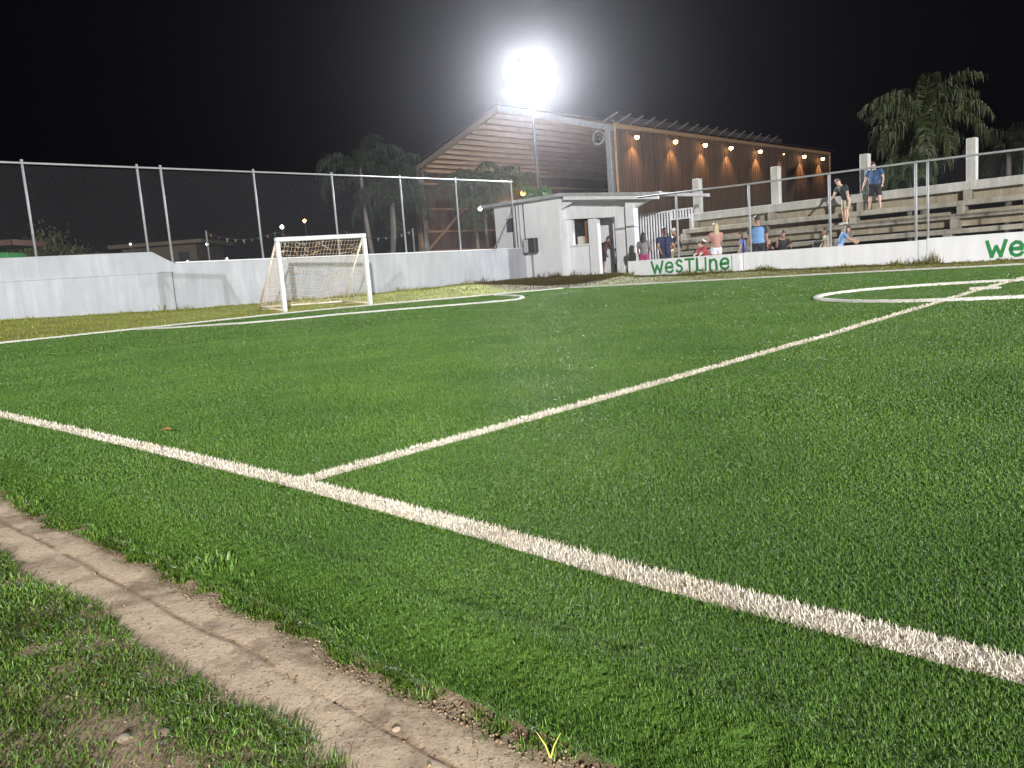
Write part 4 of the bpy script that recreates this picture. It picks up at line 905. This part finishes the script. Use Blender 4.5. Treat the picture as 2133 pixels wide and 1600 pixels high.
def bush(name, label, px, Y, w, h, n, mat_, seed, z0=0, trunk=True):
    r = np.random.default_rng(seed); d = ray(*px); P = CAM + d*(Y/d[1])
    t = thing(name, label, 'tree', (P[0], P[1], 0))
    b = MB(); b.tube([(0, 0, 0), (.1, 0, h*.5), (.0, .1, h*.8)], [.16, .10, .04], 8)
    for k in range(5):
        a = 2*pi*k/5; b.tube([(0.05, 0, h*.35), (cos(a)*w*.25, sin(a)*w*.25, h*.65)], [.07, .02], 6)
    b.build('trunk', TRUNK, t, True)
    cl = r.normal(0, 1, (26, 3)); cl /= np.linalg.norm(cl, axis=1)[:, None]; cl *= r.random((26, 1))**.4; cl = cl*np.array([w/2, w/2, h*.42])*.8+np.array([0, 0, h*.58])
    c = cl[r.integers(0, 26, n)] + r.normal(0, 1, (n, 3))*np.array([.32, .32, .26])*w*.22
    az = r.random(n)*2*pi; P_ = c
    o = make_blades('crown', P_, .10+.14*r.random(n), np.full(n, .07), az, np.clip(np.abs(r.normal(1.0, .5, n)), 0, 2.4), mat_); o.parent = t
    return t
bush('leafy_tree', 'dim leafy tree spreading behind the wall at the left edge', (70, 520), 36, 5.2, 4.2, 5000, BUSHG, 1)
bush('leafy_tree', 'small dark bush in front of the low house behind the fence', (345, 540), 46, 2.6, 3.0, 2200, BUSHG, 2)

# ------------------------------------------------------------------ dim things behind the left fence
def px_thing(name, label, cat, px, Y):
    d = ray(*px); P = CAM + d*(Y/d[1]); return thing(name, label, cat, (P[0], P[1], 0)), P
HOUSE = mat('house_render', (.13, .10, .07), .9, 0, (.085, .065, .045), 1)
t, P = px_thing('house', 'low flat roofed house dimly lit behind the fence', 'house', (335, 500), 62)
b = MB(); b.box(-3.0, 2.6, 0, 6, 0, 4.55); b.build('wall', HOUSE, t)
b = MB(); b.box(-3.6, 3.4, -1.0, 6.4, 4.56, 4.82); b.build('roof', mat('house_roof', (.15, .12, .085), .9), t)
b = MB(); b.box(1.2, 2.0, -.04, -.003, 2.9, 4.0); b.build('window', DARK, t)
b = MB(); b.box(-1.6, -.7, -.04, -.003, 2.7, 3.9); b.build('window', DARK, t)
b = MB(); b.box(.4, 4.2, -1.4, -.05, 2.35, 2.5); b.build('balcony', HOUSE, t)
t, P = px_thing('storage_shed', 'grey shed with a rounded roof behind the left fence', 'shed', (195, 510), 50)
b = MB(); b.prism([(-1.7, 0)] + [(-1.7*cos(a), 2.9+.8*sin(a)) for a in np.linspace(0, pi, 11)] + [(1.7, 0)], 'y', 0, 4); b.build('body', mat('dull_grey_sheet', (.14, .13, .13), .7, 0, (.10, .10, .10), 2), t)
b = MB(); b.box(-.6, .6, -.04, -.003, 0, 2.3); b.build('door', mat('dull_door', (.08, .08, .08), .7), t)
t, P = px_thing('kiosk', 'bright green kiosk with a brown awning cut off by the left edge', 'kiosk', (-22, 520), 30)
b = MB(); b.box(-.6, .62, 0, 1.2, 0, 2.75); b.build('body', mat('kiosk_green', (.05, .30, .07), .5, 0, (.04, .22, .06), 5), t, bevel=.02)
b = MB(); b.box(-1.2, 1.25, -.6, 1.5, 2.95, 3.15); b.build('awning', mat('awning_brown', (.10, .05, .038), .8), t)
b = MB(); b.box(-.3, .3, -.03, -.003, 1.3, 2.1); b.build('hatch', mat('kiosk_hatch', (.03, .16, .05), .5), t)
b = MB(); b.tube([(.62, -.1, 2.5), (1.15, -.1, 1.7)], .025, 6); b.build('strut', GREYM, t)
# bunting
t, P = px_thing('bunting', 'string of small coloured flags hanging behind the fence and goal', 'bunting', (430, 490), 40)
d2 = ray(860, 485); P2 = CAM+d2*(41/d2[1]); dx, dy = P2[0]-P[0], P2[1]-P[1]; L = sqrt(dx*dx+dy*dy)
def bpt(f): return np.array([dx*f, dy*f, P[2]+(P2[2]-P[2])*f+.12-.35*(1-(2*((f*3) % 1)-1)**2)])
b = MB(); b.tube([bpt(f) for f in np.linspace(0, 1, 40)], .006, 4); b.build('cord', WIRE, t)
FC = [mat('flag_'+n, tuple(x*.45 for x in c), .8) for n, c in (('red', (.45, .06, .05)), ('teal', (.06, .30, .26)), ('white', (.45, .45, .42)), ('yellow', (.45, .32, .06)), ('green', (.06, .25, .09)))]
for k in range(26):
    f = (k+.5)/26; q = bpt(f); ex, ey = dx/L, dy/L
    b = MB(); a, c = q-np.array([ex, ey, 0])*.06, q+np.array([ex, ey, 0])*.06; e_ = q+np.array([random.uniform(-.05, .05), random.uniform(-.05, .05), -random.uniform(.12, .24)])
    b.add([a, c, e_, (a+e_)/2+np.array([0, .02, 0])], [(0, 1, 2), (0, 2, 3)]); b.build('flag', random.choice(FC), t, fix=False)
for q, f in (((P[0], P[1]), 0), ((P2[0], P2[1]), 1)):
    b = MB(); e_ = bpt(f); b.tube([(e_[0], e_[1], 0), (e_[0], e_[1], e_[2]+.1)], .04, 6); b.build('pole', GREYM, t)
def street(label, px, Y, r, m):
    d = ray(*px); P = CAM + d*(Y/d[1]); e = thing('street_lamp', label, 'street lamp', (P[0], P[1], 0))
    b = MB(); b.tube([(0, .05, 0), (0, .05, P[2]+.2)], .06, 8); b.tube([(0, .05, P[2]+.2), (0, -.1, P[2]+r+.08)], .03, 6); b.build('pole', BLACKM, e)
    b = MB(); b.ball((0, -.12, P[2]), r, 10, 7); b.build('bulb', m, e, True)
street('yellow street lamp far behind the goal, the higher of two', (635, 460), 80, .14, WARM)
street('pale street lamp far behind the goal, the lower of two', (588, 473), 80, .18, COOL)
street('small white lamp on the dark bush side of the low house', (273, 509), 56, .06, COOL)
street('white lamp right of the low house under the bunting', (433, 509), 58, .09, COOL)
street('tiny white lamp just above the wall right of the sloping shoulder', (392, 545), 50, .05, COOL)
street('tiny white lamp above the wall left of the goal post', (474, 539), 54, .055, COOL)

# ------------------------------------------------------------------ people
def remesh(vs, fs, name, mat_, parent, voxel, smooth_it=2):
    me = bpy.data.meshes.new(name); me.from_pydata([tuple(v) for v in vs], [], fs); me.update()
    bm = bmesh.new(); bm.from_mesh(me); bmesh.ops.recalc_face_normals(bm, faces=bm.faces); bm.to_mesh(me); bm.free()
    o = link(bpy.data.objects.new(name, me)); md = o.modifiers.new('r', 'REMESH'); md.mode = 'VOXEL'; md.voxel_size = voxel
    if smooth_it: sm = o.modifiers.new('s', 'SMOOTH'); sm.factor = .5; sm.iterations = smooth_it
    dg = bpy.context.evaluated_depsgraph_get(); ev = o.evaluated_get(dg); nm = bpy.data.meshes.new_from_object(ev)
    o.modifiers.clear(); o.data = nm; bpy.data.meshes.remove(me)
    nm.polygons.foreach_set('use_smooth', [True]*len(nm.polygons)); nm.materials.clear(); nm.materials.append(mat_)
    if parent: o.parent = parent
    return o
SKIN = {k: mat('skin_'+k, c, .55, 0, tuple(x*.88 for x in c), 9) for k, c in {'tan': (.36, .20, .13), 'light': (.50, .31, .23), 'brown': (.20, .10, .065)}.items()}
EYEM = mat('eye', (.04, .03, .03), .3)
def cloth(c): return mat('cloth', c, .85, 0, tuple(x*.72 for x in c), 7, .4, 40)
def loft(m, rings):      # rings: (centre, side vec, front vec, rx, ry)
    n = 12; vs = []
    for c, s, f, rx, ry in rings:
        for k in range(n): a = 2*pi*k/n; vs.append(np.array(c)+np.array(s)*cos(a)*rx+np.array(f)*sin(a)*ry)
    R = len(rings); fs = [(i*n+k, i*n+(k+1) % n, (i+1)*n+(k+1) % n, (i+1)*n+k) for i in range(R-1) for k in range(n)]
    fs += [tuple(range(n))[::-1], tuple((R-1)*n+k for k in range(n))]; m.add(vs, fs)
def rotx(v, a): return np.array([v[0], v[1]*cos(a)-v[2]*sin(a), v[1]*sin(a)+v[2]*cos(a)])
def roty(v, a): return np.array([v[0]*cos(a)+v[2]*sin(a), v[1], -v[0]*sin(a)+v[2]*cos(a)])
def person(label, loc, yaw, H, skin='tan', shirt=None, shorts=None, hair=(.02, .015, .012), lean=0, roll=0, head=0, headyaw=0, arms=((5, 8, 10), (5, 8, 10)), legs=((0, 3, 0), (0, 3, 0)),
           bulk=1.0, long_hair=False, sleeve=.6, short_len=.9, shoe=(.05, .05, .055), vest=None, fem=False, cap=None, pelvis=None):
    """faces local +y; arm = (swing forward, spread, elbow bend) degrees, leg = (swing forward, spread, knee bend)"""
    t = thing('person', label, 'person', tuple(loc), yaw)
    Sx = np.array([1., 0, 0]); up0 = np.array([0, 0, 1.])
    la, ra = radians(lean), radians(roll)
    def tor(v): return roty(rotx(np.array(v, float), -la), ra)      # torso frame: lean forward
    def seg(dirn): return dirn/np.linalg.norm(dirn)
    # legs first to find the hip height
    th_l, sh_l = .245*H, .245*H; feet = []
    ld = []
    for s, (sw, spd, kb) in zip((-1, 1), legs):
        d1 = roty(rotx(np.array([0, 0, -1.]), radians(sw)), -radians(spd)*s); d2 = roty(rotx(np.array([0, 0, -1.]), radians(sw-kb)), -radians(spd)*s*.6); ld.append((s, d1, d2))
    drop = max(-(d1[2]*th_l+d2[2]*sh_l) for _, d1, d2 in ld)+.04*H
    hipz = pelvis if pelvis is not None else drop
    pel = np.array([0, 0, hipz])
    body = MB(); top = MB(); bot = MB(); hairm = MB(); shoes = MB()
    b = bulk; fw = tor([0, 1, 0]); sx = tor([1, 0, 0])
    def T(x, y, z): return pel + tor([x*H, y*H, z*H])
    shw = (.108 if fem else .118)*(1+.35*(b-1))
    rings = [(T(0, 0, -.05), sx, fw, .072*H*b, .060*H*b), (T(0, 0, .0), sx, fw, (.093 if fem else .088)*H*b, .066*H*b), (T(0, 0.006, .09), sx, fw, (.070 if fem else .080)*H*b, .058*H*b*(1.12 if b > 1.1 else 1)), (T(0, .003, .17), sx, fw, .084*H*b, .062*H*b), (T(0, 0, .235), sx, fw, .092*H*b, .060*H), (T(0, -.004, .28), sx, fw, .078*H, .048*H), (T(0, -.003, .305), sx, fw, .040*H, .036*H)]
    loft(body, rings)
    loft(top, [(c, s, f, rx*1.07+.006*H, ry*1.10+.006*H) for c, s, f, rx, ry in rings[1:-1]] + [(T(0, -.003, .298), sx, fw, .046*H, .044*H)])
    loft(bot, [(c, s, f, rx*1.05+.006*H, ry*1.08+.008*H) for c, s, f, rx, ry in rings[:2]] + [(T(0, .002, .035), sx, fw, .088*H*b, .070*H*b)])
    # neck and head
    hp = radians(head)
    nb = T(0, -.002, .295); hd = rotx(tor([0, 0, 1.]), -hp); hfw = rotx(tor([0, 1., 0]), -hp); ry_ = radians(headyaw)
    hs = tor([1, 0, 0]); hs, hfw = hs*cos(ry_)+hfw*sin(ry_), hfw*cos(ry_)-hs*sin(ry_)
    body.tube([nb, nb+hd*.055*H], [.034*H, .031*H], 10)
    hc = nb+hd*.118*H+hfw*.010*H
    loft(body, [(hc-hd*.075*H+hfw*.018*H, hs, hfw, .020*H, .022*H), (hc-hd*.058*H+hfw*.010*H, hs, hfw, .034*H, .044*H), (hc-hd*.03*H+hfw*.004*H, hs, hfw, .043*H, .052*H), (hc, hs, hfw, .046*H, .057*H), (hc+hd*.03*H-hfw*.004*H, hs, hfw, .044*H, .056*H), (hc+hd*.055*H-hfw*.006*H, hs, hfw, .030*H, .040*H), (hc+hd*.065*H-hfw*.006*H, hs, hfw, .012*H, .016*H)])
    body.tube([hc+hfw*.050*H+hd*.004*H, hc+hfw*.068*H-hd*.022*H, hc+hfw*.055*H-hd*.026*H], [.007*H, .010*H, .008*H], 6)     # nose
    for s in (-1, 1): body.ball(hc+hs*s*.047*H-hfw*.004*H-hd*.005*H, np.array([.009, .012, .018])*H, 8, 6)                 # ears
    body.tube([hc+hfw*.052*H-hd*.044*H-hs*.014*H, hc+hfw*.056*H-hd*.045*H, hc+hfw*.052*H-hd*.044*H+hs*.014*H], .006*H, 6)  # lips
    eyes = MB()
    for s in (-1, 1): eyes.ball(hc+hs*s*.019*H+hfw*.052*H+hd*.001*H, .0065*H, 8, 6)
    # hair cap
    loft(hairm, [(hc-hd*.020*H-hfw*.020*H, hs, hfw, .044*H, .042*H), (hc+hd*.012*H-hfw*.010*H, hs, hfw, .050*H, .054*H), (hc+hd*.038*H-hfw*.008*H, hs, hfw, .049*H, .060*H), (hc+hd*.060*H-hfw*.008*H, hs, hfw, .036*H, .046*H), (hc+hd*.074*H-hfw*.008*H, hs, hfw, .014*H, .018*H)])
    if long_hair:
        dn = np.array([0, 0, -1.]); loft(hairm, [(hc+hd*.03*H-hfw*.02*H, hs, hfw, .048*H, .045*H), (hc-hfw*.032*H+dn*.05*H, hs, hfw, .052*H, .032*H), (hc-hfw*.050*H+dn*.13*H, hs, hfw, .054*H, .024*H), (hc-hfw*.058*H+dn*.21*H, hs, hfw, .038*H, .018*H), (hc-hfw*.056*H+dn*.26*H, hs, hfw, .014*H, .010*H)])
    # arms
    for s, (sw, spd, eb) in zip((-1, 1), arms):
        sh = T(s*shw, 0, .262)
        d1 = roty(rotx(np.array([0, 0, -1.]), radians(sw)), -radians(spd)*s); d2 = roty(rotx(np.array([0, 0, -1.]), radians(sw+eb)), -radians(spd)*s*(.4 if eb > 20 else .9))
        el = sh+d1*.165*H; wr = el+d2*.148*H
        body.tube([T(s*.06, 0, .262), sh, sh+d1*.04*H, sh+d1*.10*H, el, el+d2*.05*H, wr], [.038*H, .036*H*b**.5, .034*H*b**.5, .029*H*b**.5, .0235*H, .0255*H, .0165*H], 10)
        ps = seg(np.cross(d2, np.array([0, 1., 0.01]))); ps = ps if abs(ps[2]) < .9 else Sx; pn = np.cross(d2, ps)
        pm = wr+d2*.026*H; loft(body, [(wr-d2*.004*H, ps, pn, .016*H, .013*H), (pm, pn, ps, .021*H, .0115*H), (wr+d2*.052*H, pn, ps, .022*H, .0105*H)])
        for q, (o_, ln) in enumerate(((-.0165, .038), (-.0055, .044), (.0055, .041), (.0165, .032))):
            f0 = wr+d2*.048*H+pn*o_*H; cu = ps*(-s)*.4
            f1 = f0+seg(d2+cu*.3)*ln*.5*H; f2 = f1+seg(d2+cu*1.4)*ln*.5*H; body.tube([f0, f1, f2], [.0062*H, .0058*H, .0045*H], 6)
        th0 = wr+d2*.014*H+pn*.016*H; body.tube([th0, th0+seg(d2*.7+pn*.8)*.026*H, th0+seg(d2+pn*.35)*.046*H], [.0085*H, .0075*H, .0055*H], 6)
        if shirt and sleeve > 0:
            e_ = sh+d1*.165*H*sleeve; top.tube([T(s*.05, 0, .262), sh, sh+d1*.05*H, e_], [.046*H, .044*H*b**.5, .042*H*b**.5, .042*H*b**.5], 12)
    # legs
    for s, d1, d2 in ld:
        hp_ = pel+np.array([s*.050*H*(1+.3*(b-1)), 0, -.01*H]); kn = hp_+d1*th_l; an = kn+d2*sh_l
        body.tube([hp_+np.array([0, 0, .02*H]), hp_+d1*.06*H, hp_+d1*.15*H, kn, kn+d2*.07*H, kn+d2*.16*H, an], [.052*H*b**.5, .054*H*b**.5, .045*H*b**.5, .033*H, .034*H, .025*H, .020*H], 12)
        ff = np.array([s*.12, 1, 0]); ff /= np.linalg.norm(ff)
        body.tube([an+d2*.01*H, an+np.array([0, 0, -.018*H])+ff*.03*H, an+np.array([0, 0, -.028*H])+ff*.075*H], [.020*H, .020*H, .012*H], 8)
        loft(shoes, [(an+np.array([0, 0, -.024*H])+ff*-.030*H, Sx, up0, .018*H, .016*H), (an+np.array([0, 0, -.016*H])+ff*-.015*H, Sx, up0, .023*H, .026*H), (an+np.array([0, 0, -.018*H])+ff*.03*H, Sx, up0, .026*H, .024*H), (an+np.array([0, 0, -.028*H])+ff*.075*H, Sx, up0, .027*H, .015*H), (an+np.array([0, 0, -.030*H])+ff*.105*H, Sx, up0, .015*H, .010*H)])
        k = min(short_len, 1.0); e_ = hp_+d1*th_l*k
        pts = [hp_+np.array([0, 0, .03*H]), hp_+d1*.05*H, e_]; rr = [.062*H*b**.5, .062*H*b**.5, (.056 if k < .85 else .050)*H*b**.5]
        if short_len > 1: pts += [kn+d2*sh_l*(short_len-1)]; rr += [.036*H]; rr[2] = .046*H
        bot.tube(pts, rr, 12)
    vx = .0105
    remesh(body.v, body.f, 'body', SKIN[skin], t, vx, 2)
    if shirt: remesh(top.v, top.f, 'shirt', cloth(shirt), t, .014, 3)
    if shorts: remesh(bot.v, bot.f, 'shorts' if short_len <= 1.05 else 'trousers', cloth(shorts), t, .014, 3)
    if hair: remesh(hairm.v, hairm.f, 'hair', mat('hair', hair, .6, 0, tuple(x*1.5 for x in hair), 30), t, .012, 2)
    if shoe: remesh(shoes.v, shoes.f, 'shoes', cloth(shoe), t, .011, 2)
    eyes.build('eyes', EYEM, t, True)
    if vest:
        v_ = MB(); loft(v_, [(c, s, f, rx*1.14+.010*H, ry*1.16+.012*H) for c, s, f, rx, ry in rings[1:-1]]); remesh(v_.v, v_.f, 'vest', cloth(vest), t, .014, 3)
    if cap:
        c_ = MB(); loft(c_, [(hc+hd*.020*H-hfw*.006*H, hs, hfw, .053*H, .062*H), (hc+hd*.05*H-hfw*.006*H, hs, hfw, .049*H, .058*H), (hc+hd*.076*H-hfw*.006*H, hs, hfw, .026*H, .03*H)]); c_.add([hc+hd*.022*H+hfw*.04*H-hs*.04*H, hc+hd*.022*H+hfw*.04*H+hs*.04*H, hc+hd*.012*H+hfw*.11*H+hs*.025*H, hc+hd*.012*H+hfw*.11*H-hs*.025*H], [(0, 1, 2, 3)]); c_.build('cap', cloth(cap), t)
    return t
def gpos(px, Y, z):     # x from the pixel column at that depth, on a known floor height
    d = ray(*px); P = CAM + d*(Y/d[1]); return (P[0], P[1], z)
def vpos(px, v, z):
    d = ray(*px); P = CAM + d*(v/(d@V3)); return (P[0], P[1], z)
AWAY = 0.0; TOCAM = pi
FLDN = pi+FROT   # facing the pitch (towards -v)
person('person bending forward in the booth doorway in a dark shirt and black shorts', vpos((1258, 566), VP+.62, .27), -.9, 1.62, 'brown', (.06, .025, .022), (.012, .012, .016), lean=32, head=10, arms=((20, 4, 15), (35, 6, 30)), legs=((8, 4, 4), (-10, 4, 2)))
person('person with long dark hair in a grey top and pink shorts by the gate', gpos((1342, 540), 28.6, 0), AWAY-.3, 1.62, 'tan', (.22, .21, .22), (.42, .05, .17), (.015, .012, .012), long_hair=True, fem=True, arms=((20, 10, 40), (15, 12, 60)), short_len=.55)
person('heavy person in a navy shirt standing before the bar gate', gpos((1386, 540), 27.6, 0), TOCAM+.3, 1.70, 'tan', (.016, .028, .08), (.015, .02, .05), bulk=1.25, arms=((15, 14, 30), (15, 14, 35)), short_len=.9)
person('person with bare arms in a dark vest and khaki trousers seated on the bleacher end', vpos((1412, 500), 28.30, .46), FLDN-.4, 1.78, 'tan', (.03, .03, .03), (.34, .31, .20), lean=14, sleeve=0, arms=((35, 12, 30), (-8, 26, 8)), legs=((74, 14, 78), (66, 12, 74)), short_len=1.7, bulk=1.15, pelvis=.56, cap=(.6, .6, .6))
person('child in a red top bending down behind the low wall', gpos((1474, 540), 25.6, 0), 1.9, 1.22, 'light', (.42, .05, .06), (.3, .1, .1), (.05, .03, .02), lean=30, head=15, arms=((40, 8, 10), (38, 8, 10)), sleeve=.95)
person('person with long blond hair, pink top and white shorts seen from behind', gpos((1493, 540), 25.4, 0), AWAY+.2, 1.64, 'light', (.46, .24, .20), (.72, .74, .80), (.34, .27, .16), long_hair=True, fem=True, arms=((35, 12, 70), (30, 14, 75)), short_len=.4, sleeve=.2)
person('child with brown hair in a lavender top beside the fence post', gpos((1551, 540), 24.6, 0), 1.2, 1.30, 'light', (.22, .26, .55), (.25, .25, .45), (.09, .05, .03), long_hair=True, fem=True, lean=10, arms=((10, 8, 15), (10, 8, 15)))
person('person in a light blue bib over a dark shirt seen from behind', gpos((1580, 540), 24.2, 0), AWAY-.15, 1.72, 'tan', (.025, .03, .04), (.015, .015, .018), (.02, .016, .014), vest=(.15, .30, .56), arms=((4, 10, 12), (6, 10, 15)), bulk=1.08)
person('seated person in dark camouflage clothes drinking on the lowest bench', vpos((1630, 500), 27.75, .0), FLDN+.5, 1.70, 'tan', (.03, .032, .03), (.06, .065, .045), (.02, .016, .014), lean=18, head=-5, arms=((30, 10, 60), (50, 8, 95)), legs=((82, 10, 85), (75, 12, 80)), short_len=1.8, pelvis=.55)
person('child in red and black sitting beside the drinking person', vpos((1603, 500), 27.7, .0), FLDN+.2, 1.25, 'light', (.06, .03, .03), (.16, .16, .12), (.06, .035, .02), lean=12, arms=((50, 10, 50), (45, 10, 60)), legs=((85, 8, 85), (85, 8, 85)), pelvis=.55, short_len=1.7)
person('person in a dark shirt and khaki shorts stepping down the bleachers', vpos((1764, 462), 29.25, 1.39), FLDN-.5, 1.68, 'light', (.015, .028, .03), (.38, .34, .23), (.09, .06, .04), lean=26, head=16, headyaw=20, arms=((-4, 14, 6), (28, 8, 18)), legs=((14, 6, 10), (2, 4, 2)), bulk=1.1, shoe=(.5, .5, .5))
person('heavy person in a blue shirt and black shorts standing high on the bleachers', vpos((1823, 434), 30.0, 1.82), FLDN-.05, 1.68, 'light', (.04, .09, .20), (.014, .015, .022), (.03, .02, .015), lean=4, head=30, arms=((8, 20, 25), (4, 16, 14)), legs=((4, 9, 2), (2, 9, 2)), bulk=1.32, short_len=.95, shoe=(.3, .2, .14))
person('child in a light blue and teal top leaning over behind the wall', gpos((1749, 530), 24.3, 0), -1.9, 1.28, 'light', (.17, .33, .62), (.45, .55, .8), (.03, .02, .015), lean=22, head=14, long_hair=True, fem=True, arms=((40, 8, 20), (40, 8, 30)))
person('child with dark hair in a pale beige top beside the fence post', gpos((1727, 530), 24.6, 0), 1.5, 1.22, 'tan', (.50, .46, .36), (.2, .18, .15), (.02, .015, .012), lean=12, long_hair=True, fem=True, arms=((15, 8, 20), (15, 8, 20)))
t = thing('backpack', 'small black backpack standing on the lowest bench left of the children', 'bag', vpos((1704, 512), 27.6, .46), FROT)
b = MB(); b.box(-.16, .16, -.10, .10, 0, .42); b.build('body', cloth((.02, .02, .022)), t, bevel=.05)
b = MB(); b.box(-.12, .12, -.16, -.101, .04, .22); b.build('pocket', cloth((.03, .03, .033)), t, bevel=.03)
b = MB(); b.tube([(-.05, 0, .41), (-.04, 0, .48), (.04, 0, .48), (.05, 0, .41)], .012, 6); b.build('handle', cloth((.02, .02, .02)), t)

# ------------------------------------------------------------------ thin haze volume added for a glow round the floodlight
hz = bpy.data.materials.new('glow_haze'); hz.use_nodes = True; nt = hz.node_tree; nt.nodes.clear()
out = nt.nodes.new('ShaderNodeOutputMaterial'); pv = nt.nodes.new('ShaderNodeVolumePrincipled')
pv.inputs['Color'].default_value = (.93, .92, 1, 1); pv.inputs['Density'].default_value = GLOW_HAZE; pv.inputs['Anisotropy'].default_value = .915
nt.links.new(pv.outputs[0], out.inputs['Volume'])
b = MB(); b.box(-215, 215, -215, 215, -1.2, 13.5)
tag(b.build('added_glow_haze', hz), kind='stuff')
